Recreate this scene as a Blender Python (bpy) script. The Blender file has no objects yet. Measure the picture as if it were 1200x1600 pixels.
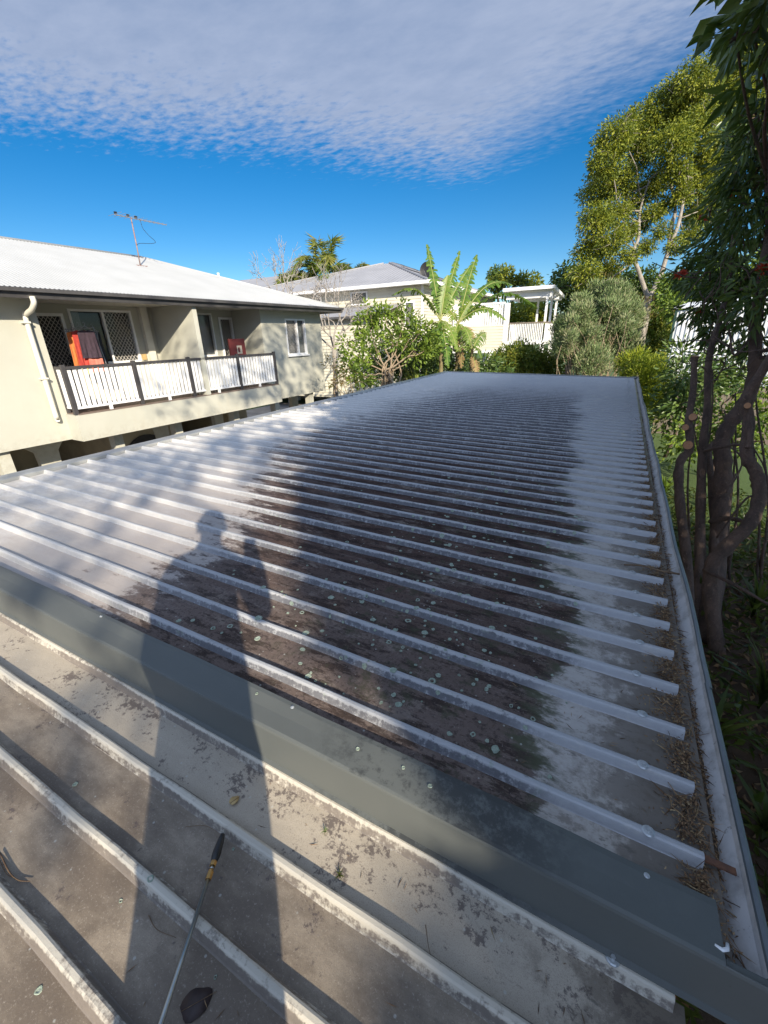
import bpy, bmesh, math, random
import numpy as np
from mathutils import Vector, Matrix
random.seed(7); rng = np.random.default_rng(11)
R = math.radians
sc = bpy.context.scene
col = sc.collection

# ------------------------------------------------------------------ camera
FPX, PITCH, ROLL, YAW = 659.444, 0.39606036, -0.0290208, -0.4968058
CAM = np.array([4.70566641, -0.90635, 1.09908])
_cy, _sy = math.cos(YAW), math.sin(YAW)
FW = np.array([_sy*math.cos(PITCH), _cy*math.cos(PITCH), -math.sin(PITCH)])
RT = np.array([_cy, -_sy, 0.0]); UP = np.cross(RT, FW)
RT, UP = math.cos(ROLL)*RT + math.sin(ROLL)*UP, -math.sin(ROLL)*RT + math.cos(ROLL)*UP
cd = bpy.data.cameras.new('camera'); cam = bpy.data.objects.new('camera', cd); col.objects.link(cam)
cd.sensor_fit = 'VERTICAL'; cd.sensor_height = 24.0; cd.lens = FPX/1600*24.0
cd.clip_start = 0.02; cd.clip_end = 3000
M = Matrix(((RT[0], UP[0], -FW[0], CAM[0]), (RT[1], UP[1], -FW[1], CAM[1]), (RT[2], UP[2], -FW[2], CAM[2]), (0, 0, 0, 1)))
cam.matrix_world = M
sc.camera = cam

def at(px, py, D):
    """world point at depth D metres seen at photograph position (px, py): used to survey the place"""
    return CAM + D*(FW + RT*(px-600)/FPX + UP*(800-py)/FPX)

# ------------------------------------------------------------------ light
SUN_EL, SUN_AZ = 25.0, 132.5
S = np.array([math.sin(R(SUN_AZ))*math.cos(R(SUN_EL)), math.cos(R(SUN_AZ))*math.cos(R(SUN_EL)), math.sin(R(SUN_EL))])
sd = bpy.data.lights.new('sun', 'SUN'); sd.energy = 4.0; sd.angle = R(0.55); sd.color = (1.0, 0.89, 0.72)
sun = bpy.data.objects.new('sun', sd); col.objects.link(sun)
sun.rotation_euler = Vector(S).to_track_quat('Z', 'Y').to_euler(); sun.location = (10, -10, 20)
sc.view_settings.view_transform = 'Standard'; sc.view_settings.look = 'None'
sc.view_settings.gamma = 1.0; sc.view_settings.exposure = 1.12
try: sc.view_settings.use_curve_mapping = False
except Exception: pass
sc.cycles.max_bounces = 6; sc.cycles.transparent_max_bounces = 12
sc.cycles.use_denoising = True

world = bpy.data.worlds.new('World'); sc.world = world; world.use_nodes = True
def build_sky():
    nt = world.node_tree; nt.nodes.clear(); N = nt.nodes.new; Lk = nt.links.new
    out = N('ShaderNodeOutputWorld'); bg = N('ShaderNodeBackground'); Lk(bg.outputs[0], out.inputs[0])
    sky = N('ShaderNodeTexSky'); sky.sky_type = 'NISHITA'; sky.sun_disc = False
    sky.sun_elevation = R(SUN_EL); sky.sun_rotation = R(SUN_AZ); sky.air_density = 1.0; sky.dust_density = 0.0; sky.ozone_density = 3.0; sky.altitude = 1200
    hs = N('ShaderNodeHueSaturation'); hs.inputs['Saturation'].default_value = 1.40; hs.inputs['Value'].default_value = .55
    Lk(sky.outputs[0], hs.inputs['Color'])
    tc = N('ShaderNodeTexCoord'); sp = N('ShaderNodeSeparateXYZ'); Lk(tc.outputs['Generated'], sp.inputs[0])
    def m(op, a, b=None, c=None):
        n = N('ShaderNodeMath'); n.operation = op
        for k, v in enumerate((a, b, c)):
            if v is None: continue
            if hasattr(v, 'is_linked') or hasattr(v, 'links'): Lk(v, n.inputs[k])
            else: n.inputs[k].default_value = v
        return n.outputs[0]
    z = m('MAXIMUM', sp.outputs[2], 0.04)
    px, py = m('DIVIDE', sp.outputs[0], z), m('DIVIDE', sp.outputs[1], z)
    cb = N('ShaderNodeCombineXYZ'); Lk(px, cb.inputs[0]); Lk(py, cb.inputs[1])
    def noise(scale, detail, rough, sx=1, sy=1, rot=0.0, lac=2.0):
        mp = N('ShaderNodeMapping'); mp.inputs['Scale'].default_value = (sx, sy, 1); mp.inputs['Rotation'].default_value = (0, 0, rot)
        Lk(cb.outputs[0], mp.inputs[0])
        n = N('ShaderNodeTexNoise'); n.inputs['Scale'].default_value = scale; n.inputs['Detail'].default_value = detail
        n.inputs['Roughness'].default_value = rough; Lk(mp.outputs[0], n.inputs[0]); return n.outputs[0]
    nbig = noise(1.1, 3, .5); nmid = noise(5, 4, .6, 1, 1.6, .75); cell = noise(16, 3, .55, 1.0, 1.7, .85); fine = noise(40, 3, .6, 1, 1.5, .8)
    # two straight margins of the altocumulus sheet, roughened by noise
    wob = m('MULTIPLY', m('SUBTRACT', nbig, .5), .35)
    e1 = m('SUBTRACT', 3.22, m('ADD', m('MULTIPLY', px, -.758), m('MULTIPLY', py, .652)))
    e2 = m('SUBTRACT', 2.44, m('ADD', m('MULTIPLY', px, .541), m('MULTIPLY', py, .841)))
    d1 = m('ADD', e1, wob); d2 = m('ADD', e2, m('MULTIPLY', wob, 1.2))
    d2s = m('MULTIPLY', d2, 1.0)
    d = m('MINIMUM', d1, d2s)
    cell2 = noise(9, 3, .5, 1.0, 1.9, .6)
    tex = m('ADD', m('MULTIPLY', cell, .40), m('ADD', m('MULTIPLY', fine, .08), m('ADD', m('MULTIPLY', nmid, .22), m('MULTIPLY', cell2, .30))))
    # near the margin only the tops of the cells are cloud, further in the sheet closes
    sm = N('ShaderNodeMapRange'); sm.interpolation_type = 'SMOOTHSTEP'; Lk(m('SUBTRACT', d2, d1), sm.inputs[0]); sm.inputs[1].default_value = -.5; sm.inputs[2].default_value = .25; sm.inputs[3].default_value = 2.0; sm.inputs[4].default_value = 3.8
    cov = m('ADD', m('MULTIPLY', m('SUBTRACT', tex, .5), sm.outputs[0]), m('MULTIPLY', d, 1.4))
    mr = N('ShaderNodeMapRange'); mr.interpolation_type = 'SMOOTHSTEP'; Lk(cov, mr.inputs[0]); mr.inputs[1].default_value = -.15; mr.inputs[2].default_value = 1.25
    mr.inputs[3].default_value = 0; mr.inputs[4].default_value = .93
    # sheet thickness: brighter where thin and towards the margin, greyer within
    th = m('ADD', m('MULTIPLY', d, .38), m('MULTIPLY', m('SUBTRACT', nmid, .5), .9))
    rp = N('ShaderNodeValToRGB'); Lk(th, rp.inputs[0])
    rp.color_ramp.elements[0].position = 0.0; rp.color_ramp.elements[0].color = (.36, .42, .56, 1)
    rp.color_ramp.elements[1].position = .75; rp.color_ramp.elements[1].color = (.235, .305, .455, 1)
    k = N('ShaderNodeMix'); k.data_type = 'RGBA'; k.blend_type = 'MULTIPLY'; k.inputs[0].default_value = 1
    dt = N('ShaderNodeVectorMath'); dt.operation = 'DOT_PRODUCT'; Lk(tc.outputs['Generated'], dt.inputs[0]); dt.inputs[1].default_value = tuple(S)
    fs = m('POWER', m('MULTIPLY', m('ADD', m('MAXIMUM', dt.outputs['Value'], -.25), .25), .8), 2.0)  # extra cloud brightness towards the unseen sun side, added to lift the shade
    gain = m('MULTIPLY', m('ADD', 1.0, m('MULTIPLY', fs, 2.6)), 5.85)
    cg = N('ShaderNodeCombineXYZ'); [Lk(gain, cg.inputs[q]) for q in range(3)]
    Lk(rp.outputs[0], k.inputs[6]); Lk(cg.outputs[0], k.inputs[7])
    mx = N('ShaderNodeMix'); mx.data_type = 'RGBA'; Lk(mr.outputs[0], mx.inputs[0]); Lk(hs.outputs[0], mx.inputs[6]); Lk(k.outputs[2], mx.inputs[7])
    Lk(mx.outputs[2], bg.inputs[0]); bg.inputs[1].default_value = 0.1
build_sky()

# ------------------------------------------------------------------ helpers
class MB:
    def __init__(s): s.v = []; s.f = []
    def add(s, vs, fs):
        o = len(s.v); s.v += [tuple(map(float, p)) for p in vs]; s.f += [tuple(i+o for i in f) for f in fs]; return s
    def box(s, x0, x1, y0, y1, z0, z1):
        return s.add([(x0,y0,z0),(x1,y0,z0),(x1,y1,z0),(x0,y1,z0),(x0,y0,z1),(x1,y0,z1),(x1,y1,z1),(x0,y1,z1)],
                     [(0,3,2,1),(4,5,6,7),(0,1,5,4),(1,2,6,5),(2,3,7,6),(3,0,4,7)])
    def hexa(s, p):      # 8 points, bottom 4 then top 4
        return s.add(p, [(0,3,2,1),(4,5,6,7),(0,1,5,4),(1,2,6,5),(2,3,7,6),(3,0,4,7)])
    def bar(s, a, b, w, h, up=(0,0,1)):
        a, b = np.array(a, float), np.array(b, float); d = b-a; d /= np.linalg.norm(d)
        u = np.array(up, float); r = np.cross(d, u)
        if np.linalg.norm(r) < 1e-4: r = np.cross(d, (1,0,0))
        r /= np.linalg.norm(r); u = np.cross(r, d); r = r*w/2; u = u*h/2
        return s.hexa([a-r-u, a+r-u, b+r-u, b-r-u, a-r+u, a+r+u, b+r+u, b-r+u])
    def tube(s, pts, rad, n=8, cap=True):
        pts = np.array(pts, float); m = len(pts); rad = np.broadcast_to(np.array(rad, float), (m,))
        o = len(s.v); t = np.gradient(pts, axis=0); t /= np.maximum(np.linalg.norm(t, axis=1), 1e-9)[:, None]
        ref = np.array((0,0,1.)) if abs(t[0][2]) < .9 else np.array((1.,0,0))
        for i in range(m):
            r = np.cross(t[i], ref); L = np.linalg.norm(r)
            if L < 1e-5: r = np.cross(t[i], (0.3,1,0.1)); L = np.linalg.norm(r)
            r /= L; u = np.cross(r, t[i]); ref = u
            for k in range(n):
                a = 2*math.pi*k/n; s.v.append(tuple(pts[i] + rad[i]*(math.cos(a)*r + math.sin(a)*u)))
        for i in range(m-1):
            for k in range(n):
                k2 = (k+1) % n; s.f.append((o+i*n+k, o+i*n+k2, o+(i+1)*n+k2, o+(i+1)*n+k))
        if cap:
            s.f.append(tuple(o+k for k in range(n))[::-1]); s.f.append(tuple(o+(m-1)*n+k for k in range(n)))
        return s
    def prism(s, poly, a0, a1, fn):      # poly of 2d points, extruded from a0 to a1 ; fn(p,q,a)->xyz
        n = len(poly); vs = [fn(p, q, a0) for p, q in poly] + [fn(p, q, a1) for p, q in poly]
        return s.add(vs, [tuple(range(n))[::-1], tuple(range(n, 2*n))] + [(i, (i+1) % n, n+(i+1) % n, n+i) for i in range(n)])
    def mesh(s, name, mat=None, smooth=False):
        me = bpy.data.meshes.new(name); me.from_pydata(s.v, [], s.f); me.update()
        bm = bmesh.new(); bm.from_mesh(me); bmesh.ops.recalc_face_normals(bm, faces=bm.faces); bm.to_mesh(me); bm.free()
        if mat: me.materials.append(mat)
        if smooth: me.shade_smooth()
        return me
    def build(s, name, mat=None, parent=None, smooth=False):
        return link(name, s.mesh(name, mat, smooth), parent)
def link(name, data, parent=None):
    o = bpy.data.objects.new(name, data); col.objects.link(o); o.parent = parent; return o
def tag(o, label=None, cat=None, group=None, kind=None):
    if label: o['label'] = label
    if cat: o['category'] = cat
    if group: o['group'] = group
    if kind: o['kind'] = kind
    return o
def empty(name, loc=(0,0,0), rz=0.0):
    o = link(name, None); o.location = loc; o.rotation_euler = (0, 0, rz); o.empty_display_size = .2; return o
def bevel(o, w=.004, seg=2):
    m = o.modifiers.new('bevel', 'BEVEL'); m.width = w; m.segments = seg; m.limit_method = 'ANGLE'; return o

SL = 0.0181773; RH, RB, RTOP = 0.030, 0.046, 0.016      # roof fall, rib height and widths
# ------------------------------------------------------------------ materials
def nodes(name):
    m = bpy.data.materials.new(name); m.use_nodes = True; nt = m.node_tree
    return m, nt, nt.nodes['Principled BSDF']
class G:           # small node graph helper
    def __init__(s, nt): s.nt = nt
    def n(s, t, **kw):
        x = s.nt.nodes.new(t)
        for k, v in kw.items(): setattr(x, k, v)
        return x
    def put(s, sock, v):
        if isinstance(v, bpy.types.NodeSocket): s.nt.links.new(v, sock)
        else: sock.default_value = v
    def m(s, op, a, b=None, c=None, clamp=False):
        x = s.n('ShaderNodeMath', operation=op); x.use_clamp = clamp
        for i, v in enumerate((a, b, c)):
            if v is not None: s.put(x.inputs[i], v)
        return x.outputs[0]
    def pos(s): return s.n('ShaderNodeNewGeometry').outputs['Position']
    def obj(s): return s.n('ShaderNodeTexCoord').outputs['Object']
    def xyz(s, v):
        x = s.n('ShaderNodeSeparateXYZ'); s.put(x.inputs[0], v); return x.outputs
    def noise(s, vec, scale, detail=4, rough=.55, sc3=None, dist=0):
        if sc3 is not None:
            mp = s.n('ShaderNodeMapping'); mp.inputs['Scale'].default_value = sc3; s.put(mp.inputs[0], vec); vec = mp.outputs[0]
        x = s.n('ShaderNodeTexNoise'); s.put(x.inputs['Vector'], vec); x.inputs['Scale'].default_value = scale
        x.inputs['Detail'].default_value = detail; x.inputs['Roughness'].default_value = rough; x.inputs['Distortion'].default_value = dist
        return x.outputs[0]
    def vor(s, vec, scale, feature='F1', rnd=1):
        x = s.n('ShaderNodeTexVoronoi'); x.feature = feature; s.put(x.inputs['Vector'], vec); x.inputs['Scale'].default_value = scale
        x.inputs['Randomness'].default_value = rnd; return x.outputs
    def step(s, v, a, b, lo=0, hi=1):
        x = s.n('ShaderNodeMapRange'); x.interpolation_type = 'SMOOTHSTEP'; s.put(x.inputs[0], v)
        x.inputs[1].default_value = a; x.inputs[2].default_value = b; x.inputs[3].default_value = lo; x.inputs[4].default_value = hi
        return x.outputs[0]
    def mix(s, f, a, b, blend='MIX'):
        x = s.n('ShaderNodeMix'); x.data_type = 'RGBA'; x.blend_type = blend; s.put(x.inputs[0], f)
        for k, v in ((6, a), (7, b)):
            if isinstance(v, tuple) and len(v) == 3: v = (*v, 1)
            s.put(x.inputs[k], v)
        return x.outputs[2]
    def bump(s, h, strength=.3, dist=.01, nrm=None):
        x = s.n('ShaderNodeBump'); s.put(x.inputs['Height'], h); x.inputs['Strength'].default_value = strength; x.inputs['Distance'].default_value = dist
        if nrm: s.put(x.inputs['Normal'], nrm)
        return x.outputs[0]
def simple(name, c1, c2=None, scale=6, rough=.6, metal=0, bump=.0, bscale=60, detail=4, world_space=True, sc3=None):
    m, nt, b = nodes(name); g = G(nt); p = g.pos() if world_space else g.obj()
    c2 = c2 or tuple(x*.8 for x in c1)
    nz = g.noise(p, scale, detail, .6, sc3)
    g.put(b.inputs['Base Color'], g.mix(g.step(nz, .3, .7), c1, c2))
    b.inputs['Roughness'].default_value = rough; b.inputs['Metallic'].default_value = metal
    if bump: g.put(b.inputs['Normal'], g.bump(g.noise(p, bscale, 4, .6), bump, .005))
    return m
def grime_mask(g, p, x, y):
    """where the dark lichen film sits on the sheets: world position, a property of the sheet"""
    nb = g.noise(p, .9, 4, .55); nm = g.noise(p, 4.5, 5, .6, (0.55, 1.5, 1)); 
    wob = g.m('ADD', g.m('MULTIPLY', g.m('SUBTRACT', nb, .5), 1.5), g.m('MULTIPLY', g.m('SUBTRACT', nm, .5), .9))
    edge = g.m('ADD', g.m('SUBTRACT', 4.72, g.m('MULTIPLY', g.m('MINIMUM', y, 9.0), .075)), g.m('MULTIPLY', wob, .55))
    right = g.step(g.m('SUBTRACT', x, edge), -.16, .10, 1, 0)
    left = g.step(g.m('SUBTRACT', g.m('ADD', x, g.m('MULTIPLY', wob, 1.1)), g.step(y, .6, 3.2, 1.25, 0)), .55, 2.2)
    far = g.step(g.m('ADD', y, g.m('MULTIPLY', wob, 1.6)), 6.4, 10.5, 1, .02)
    return g.m('MULTIPLY', g.m('MULTIPLY', right, left), far), nb, nm
def roof_material(name, rib=False, near=False):
    m, nt, b = nodes(name); g = G(nt); p = g.pos(); x, y, z = g.xyz(p)
    mask, nb, nm = grime_mask(g, p, x, y)
    fine = g.noise(p, 60, 6, .75); speck = g.noise(p, 170, 4, .7); med = g.noise(p, 17, 6, .7, (.5, 1, 1)); strk = g.noise(p, 9, 6, .7, (.35, 3.2, 1))
    grain = g.noise(p, 420, 3, .7); blot = g.noise(p, 3.2, 6, .68, (.7, 1.3, 1))
    if rib:
        o = g.xyz(g.obj()); hgt = g.m('ADD', o[2], g.m('MULTIPLY', o[0], SL))        # 0 on the crest, -RH at the foot
        foot = g.step(hgt, -.012, -.0015, 1, 0)
        drip = g.noise(p, 48, 5, .7, (1, .05, .05))                                   # run marks down the flank
        light = g.mix(strk, (.40, .40, .40), (.30, .31, .325)); light = g.mix(g.step(med, .5, .75), light, (.45, .43, .40))
        light = g.mix(g.step(x, .7, 2.9), g.mix(strk, (.60, .585, .55), (.50, .49, .47)), light)  # ribs paler to the left: sunlit brightness put into the colour
        dark = g.mix(fine, (.20, .205, .22), (.07, .066, .072))
        lvl = g.m('ADD', g.m('ADD', g.m('MULTIPLY', fine, .65), g.m('MULTIPLY', drip, .35)), g.m('MULTIPLY', foot, .20))
        k = g.m('MULTIPLY', g.step(g.m('ADD', lvl, g.m('MULTIPLY', g.m('SUBTRACT', med, .5), .5)), .54, .70), g.m('ADD', .14, g.m('MULTIPLY', mask, .82)))
        if near:
            light = g.mix(strk, (.56, .52, .43), (.42, .385, .32)); dark = g.mix(fine, (.22, .185, .155), (.09, .075, .066))
            k = g.m('MULTIPLY', g.step(g.m('ADD', lvl, g.m('MULTIPLY', g.m('SUBTRACT', blot, .5), 1.1)), .53, .72), .9)
        c = g.mix(k, light, dark)
        c = g.mix(g.m('MULTIPLY', g.step(g.noise(p, 26, 3, .6), .62, .7), g.m('MULTIPLY', mask, .5 if not near else .0)), c, (.24, .28, .235))
    else:
        light = g.mix(g.step(med, .35, .65), (.58, .56, .53), (.44, .415, .385))
        light = g.mix(g.step(g.noise(p, 2.3, 3, .5), .45, .7), light, (.58, .535, .47))
        light = g.mix(g.m('MULTIPLY', g.step(strk, .5, .72), .45), light, (.33, .30, .27))
        light = g.mix(g.m('MULTIPLY', g.step(grain, .55, .75), .25), light, (.40, .38, .36))
        light = g.mix(g.m('MULTIPLY', g.m('MULTIPLY', g.step(g.m('ADD', x, g.m('MULTIPLY', g.m('SUBTRACT', blot, .5), 2.4)), .35, 2.3), g.step(x, 4.3, 3.6)), g.step(y, 9.0, 5.0, .15, .8)), light, g.mix(med, (.25, .21, .185), (.38, .335, .30)))
        rightz = g.step(x, 3.4, 4.6)
        light = g.mix(g.m('MULTIPLY', rightz, g.step(y, 11.0, 6.0, .3, 1)), light, g.mix(.55, light, (.28, .25, .215)))
        light = g.mix(g.m('MULTIPLY', rightz, g.step(g.m('ADD', med, g.m('MULTIPLY', fine, .6)), .80, .98)), light, (.22, .195, .165))
        dk = g.m('MULTIPLY', g.step(g.m('ADD', x, g.m('MULTIPLY', g.m('SUBTRACT', nb, .5), 2.2)), 1.3, 3.0), g.step(g.m('ADD', y, g.m('MULTIPLY', g.m('SUBTRACT', nm, .5), 2.0)), -.1, 1.2, .35, 1))
        dark = g.mix(g.step(nm, .3, .7), (.046, .028, .023), (.092, .061, .050))
        dark = g.mix(dk, g.mix(nm, (.135, .10, .085), (.22, .18, .155)), dark)
        dark = g.mix(g.m('MULTIPLY', g.step(strk, .52, .76), .6), dark, (.24, .20, .185))
        dark = g.mix(g.m('MULTIPLY', g.step(g.noise(p, 6.5, 7, .78, (.6, 1.4, 1)), .53, .62), .7), dark, (.20, .165, .14))
        dark = g.mix(g.m('MULTIPLY', g.step(g.noise(p, 10, 6, .75, (.45, 1.6, 1)), .50, .42), .7), dark, (.024, .016, .013))
        dark = g.mix(g.step(speck, .60, .73), dark, (.27, .24, .22))
        dark = g.mix(g.m('MULTIPLY', g.step(fine, .5, .38), .6), dark, (.03, .024, .024))
        if near:
            first = g.step(g.m('ADD', y, g.m('MULTIPLY', g.m('SUBTRACT', blot, .5), .12)), -.47, -.40)
            light = g.mix(g.step(med, .35, .65), (.29, .24, .18), (.20, .162, .12))
            light = g.mix(g.step(blot, .42, .62), light, (.145, .115, .086))
            light = g.mix(first, light, g.mix(med, (.48, .42, .33), (.33, .285, .225)))
            light = g.mix(g.m('MULTIPLY', g.step(speck, .55, .72), .5), light, (.44, .385, .315))
            light = g.mix(g.m('MULTIPLY', g.step(grain, .50, .70), .5), light, (.11, .088, .07))
            k2 = g.step(g.m('ADD', g.m('ADD', g.noise(p, 5.5, 7, .8, (.8, 1, 1)), g.m('MULTIPLY', g.m('SUBTRACT', fine, .5), .5)), g.m('MULTIPLY', y, .20)), .49, .56)
            light = g.mix(g.m('MULTIPLY', k2, .8), light, (.085, .066, .062))
            dark = light; mask = g.m('MULTIPLY', mask, 0.0)
        # patchy edge: film breaks into speckle where it thins out
        k = g.step(g.m('ADD', mask, g.m('ADD', g.m('MULTIPLY', g.m('SUBTRACT', fine, .5), .55), g.m('MULTIPLY', g.m('SUBTRACT', g.noise(p, 12, 6, .75, (.5, 1.3, 1)), .5), 1.5))), .36, .62)
        c = g.mix(k, light, dark)
        if not near:      # moss strip along the right-hand edge of the film
            ring = g.m('MULTIPLY', g.m('MULTIPLY', mask, g.m('SUBTRACT', 1.0, mask)), 4.0)
            c = g.mix(g.m('MULTIPLY', g.m('MULTIPLY', g.step(med, .42, .6), g.step(x, 3.4, 4.2)), g.m('MULTIPLY', ring, .9)), c, (.060, .066, .036))
            c = g.mix(g.m('MULTIPLY', g.m('MULTIPLY', g.step(g.noise(p, 13, 5, .7), .52, .66), g.step(x, 3.3, 4.0)), g.m('MULTIPLY', mask, .7)), c, (.055, .058, .036))
        # small pale lichen dots
        v = g.vor(p, 34); rr = g.xyz(v[1])[0]
        dot = g.m('MULTIPLY', g.step(v[0], .09, .15, 1, 0), g.step(rr, .72, .8))
        c = g.mix(g.m('MULTIPLY', dot, .5), c, (.46, .47, .43))
        # litter stain at the eave
        eave = g.m('MULTIPLY', g.step(x, 4.45, 5.05), g.step(g.m('ADD', g.noise(p, 11, 5, .75), g.m('MULTIPLY', g.step(x, 4.7, 5.08), .38)), .53, .74))
        c = g.mix(g.m('MULTIPLY', eave, .85), c, (.10, .08, .06))
        c = g.mix(g.m('MULTIPLY', g.m('MULTIPLY', g.step(x, 4.3, 4.9), g.step(g.noise(p, 45, 4, .7, (.4, 1, 1)), .60, .68)), .7), c, (.10, .09, .075))
    g.put(b.inputs['Base Color'], c)
    b.inputs['Metallic'].default_value = 0.0
    g.put(b.inputs['Roughness'], g.m('ADD', .28 if not rib else .32, g.m('MULTIPLY', mask, .45) if not near else .25))
    g.put(b.inputs['Specular IOR Level'], g.m('SUBTRACT', .50, g.m('MULTIPLY', mask, .44)) if not near else .3)
    g.put(b.inputs['Normal'], g.bump(g.m('ADD', g.m('ADD', fine, g.m('MULTIPLY', grain, .4)), g.m('MULTIPLY', med, .8)), .28, .004))
    return m
MAT = {}
MAT['pan'] = roof_material('weathered_sheet'); MAT['rib'] = roof_material('weathered_rib', rib=True)
MAT['pan_near'] = roof_material('weathered_sheet_warm', near=True); MAT['rib_near'] = roof_material('weathered_rib_warm', rib=True, near=True)

def flashing_material():
    m, nt, b = nodes('grey_green_flashing'); g = G(nt); p = g.pos(); x, y, z = g.xyz(p)
    c = g.mix(g.noise(p, 3, 4, .6), (.092, .099, .093), (.118, .125, .115))
    a = g.step(g.m('ADD', g.noise(p, 26, 7, .78), g.m('MULTIPLY', g.noise(p, 2.2, 3, .5), .6)), .72, .90)
    onx = g.m('MULTIPLY', g.step(x, 3.95, 4.3), g.step(x, 4.62, 4.85, 1, .10))
    top = g.step(g.xyz(g.n('ShaderNodeNewGeometry').outputs['Normal'])[2], .5, .8)
    c = g.mix(g.m('MULTIPLY', g.m('MULTIPLY', a, onx), g.m('MULTIPLY', top, .85)), c, (.04, .042, .04))
    c = g.mix(g.m('MULTIPLY', g.step(g.noise(p, 90, 4, .7), .62, .7), .4), c, (.09, .10, .10))
    g.put(b.inputs['Base Color'], c); b.inputs['Roughness'].default_value = .5; b.inputs['Specular IOR Level'].default_value = .3
    g.put(b.inputs['Normal'], g.bump(g.noise(p, 9, 3, .5), .12, .012))
    return m
MAT['flashing'] = flashing_material()
MAT['cap'] = simple('grey_barge_capping', (.33, .34, .34), (.26, .27, .27), 5, .4, .2)
MAT['gutter_out'] = simple('dark_gutter_paint', (.115, .135, .145), (.085, .10, .11), 8, .4)
def gutter_in():
    m, nt, b = nodes('chalky_gutter_inside'); g = G(nt); p = g.pos()
    c = g.mix(g.step(g.noise(p, 14, 6, .7), .4, .7), (.47, .445, .42), (.32, .30, .275))
    c = g.mix(g.step(g.noise(p, 40, 5, .75), .6, .72), c, (.15, .13, .11))
    g.put(b.inputs['Base Color'], c); b.inputs['Roughness'].default_value = .75
    g.put(b.inputs['Normal'], g.bump(g.noise(p, 60, 4, .6), .3, .004)); return m
MAT['gutter_in'] = gutter_in()
MAT['screw'] = simple('galvanised_screw', (.50, .52, .52), (.40, .42, .43), 80, .35, .5)
MAT['rust'] = simple('rusty_steel', (.16, .07, .035), (.09, .045, .03), 60, .9, 0, .3)
MAT['lichen'] = simple('green_lichen', (.33, .38, .31), (.20, .25, .19), 130, .95, 0, .5, 300)
MAT['litter'] = None
def litter_mat():
    m, nt, b = nodes('brown_leaf_litter'); g = G(nt)
    a = g.n('ShaderNodeAttribute', attribute_name='v').outputs['Fac']
    r = g.n('ShaderNodeValToRGB'); g.put(r.inputs[0], a); e = r.color_ramp.elements
    e[0].color = (.07, .04, .02, 1); e[1].color = (.38, .28, .15, 1)
    x = e.new(.45); x.color = (.19, .105, .05, 1); x = e.new(.8); x.color = (.28, .18, .09, 1)
    g.put(b.inputs['Base Color'], r.outputs[0]); b.inputs['Roughness'].default_value = .9; return m
MAT['litter'] = litter_mat()
def render_mat():
    m, nt, b = nodes('cream_render'); g = G(nt); p = g.pos(); z = g.xyz(p)[2]
    c = g.mix(g.step(g.noise(p, 1.4, 4, .6), .3, .7), (.45, .445, .375), (.42, .415, .35))
    run = g.noise(p, 5, 5, .65, (1, 1, .12))
    c = g.mix(g.m('MULTIPLY', g.step(run, .52, .74), .35), c, (.42, .39, .31))
    c = g.mix(g.m('MULTIPLY', g.m('MULTIPLY', g.step(z, -.45, -.75), g.step(g.noise(p, 9, 5, .7), .42, .65)), .4), c, (.32, .29, .23))
    g.put(b.inputs['Base Color'], c); b.inputs['Roughness'].default_value = .85
    g.put(b.inputs['Normal'], g.bump(g.noise(p, 130, 4, .6), .15, .004)); return m
MAT['cream'] = render_mat()
MAT['cream_trim'] = simple('cream_trim_paint', (.64, .62, .53), (.58, .56, .48), 4, .6)
MAT['white'] = simple('white_paint', (.78, .78, .77), (.70, .70, .69), 5, .5)
MAT['dark_rail'] = simple('charcoal_rail_paint', (.060, .056, .056), (.045, .042, .043), 9, .45)
MAT['gutter_dark'] = simple('dark_grey_gutter', (.085, .082, .082), (.06, .058, .06), 4, .4)
MAT['soffit'] = simple('pale_soffit', (.58, .56, .50), (.52, .50, .45), 5, .7)
MAT['floor_brown'] = simple('brown_balcony_floor', (.20, .15, .12), (.15, .11, .09), 12, .7)
MAT['undercroft'] = simple('dusty_undercroft_wall', (.33, .29, .20), (.24, .21, .15), 2, .9)
MAT['black'] = simple('black_rubber', (.012, .012, .013), (.02, .02, .02), 30, .5)
MAT['dark_interior'] = simple('dark_interior', (.03, .03, .032), (.02, .02, .02), 3, .8)
MAT['mesh_screen'] = simple('diamond_screen_bars', (.50, .47, .42), (.42, .39, .35), 20, .5)
MAT['curtain'] = simple('pale_curtain', (.62, .63, .60), (.48, .50, .48), 9, .9, 0, 0, 60, 3, True, (1, 6, .3))
MAT['house_roof_white'] = simple('white_steel_roof', (.39, .395, .385), (.355, .36, .35), 1.2, .45)
MAT['roof_grey'] = simple('grey_steel_roof', (.30, .30, .31), (.25, .25, .26), .8, .5)
MAT['boards'] = simple('cream_weatherboard', (.60, .57, .455), (.55, .52, .415), 2, .65)
MAT['board_shadow'] = MAT['boards']
MAT['metal'] = simple('dull_aluminium', (.36, .36, .37), (.28, .28, .29), 20, .45, .6)
MAT['rustpole'] = simple('rusty_antenna_pole', (.22, .12, .10), (.30, .24, .22), 14, .7, .2)
MAT['steel'] = simple('stainless_lance_tube', (.46, .50, .50), (.34, .38, .39), 25, .28, .9)
MAT['brass'] = simple('worn_brass', (.50, .30, .10), (.36, .20, .07), 40, .35, .85)
MAT['yellow_leaf'] = simple('dry_yellow_leaf', (.50, .36, .16), (.40, .27, .11), 40, .7)
MAT['dark_leaf'] = simple('dark_brown_leaf', (.040, .022, .018), (.026, .016, .014), 30, .55)
MAT['twig'] = simple('dry_twig', (.10, .06, .035), (.17, .11, .06), 40, .9)
MAT['red_cloth'] = simple('red_cloth', (.48, .06, .04), (.38, .04, .03), 14, .9)
MAT['plum_cloth'] = simple('dark_plum_cloth', (.05, .03, .045), (.035, .022, .03), 14, .9)
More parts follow.
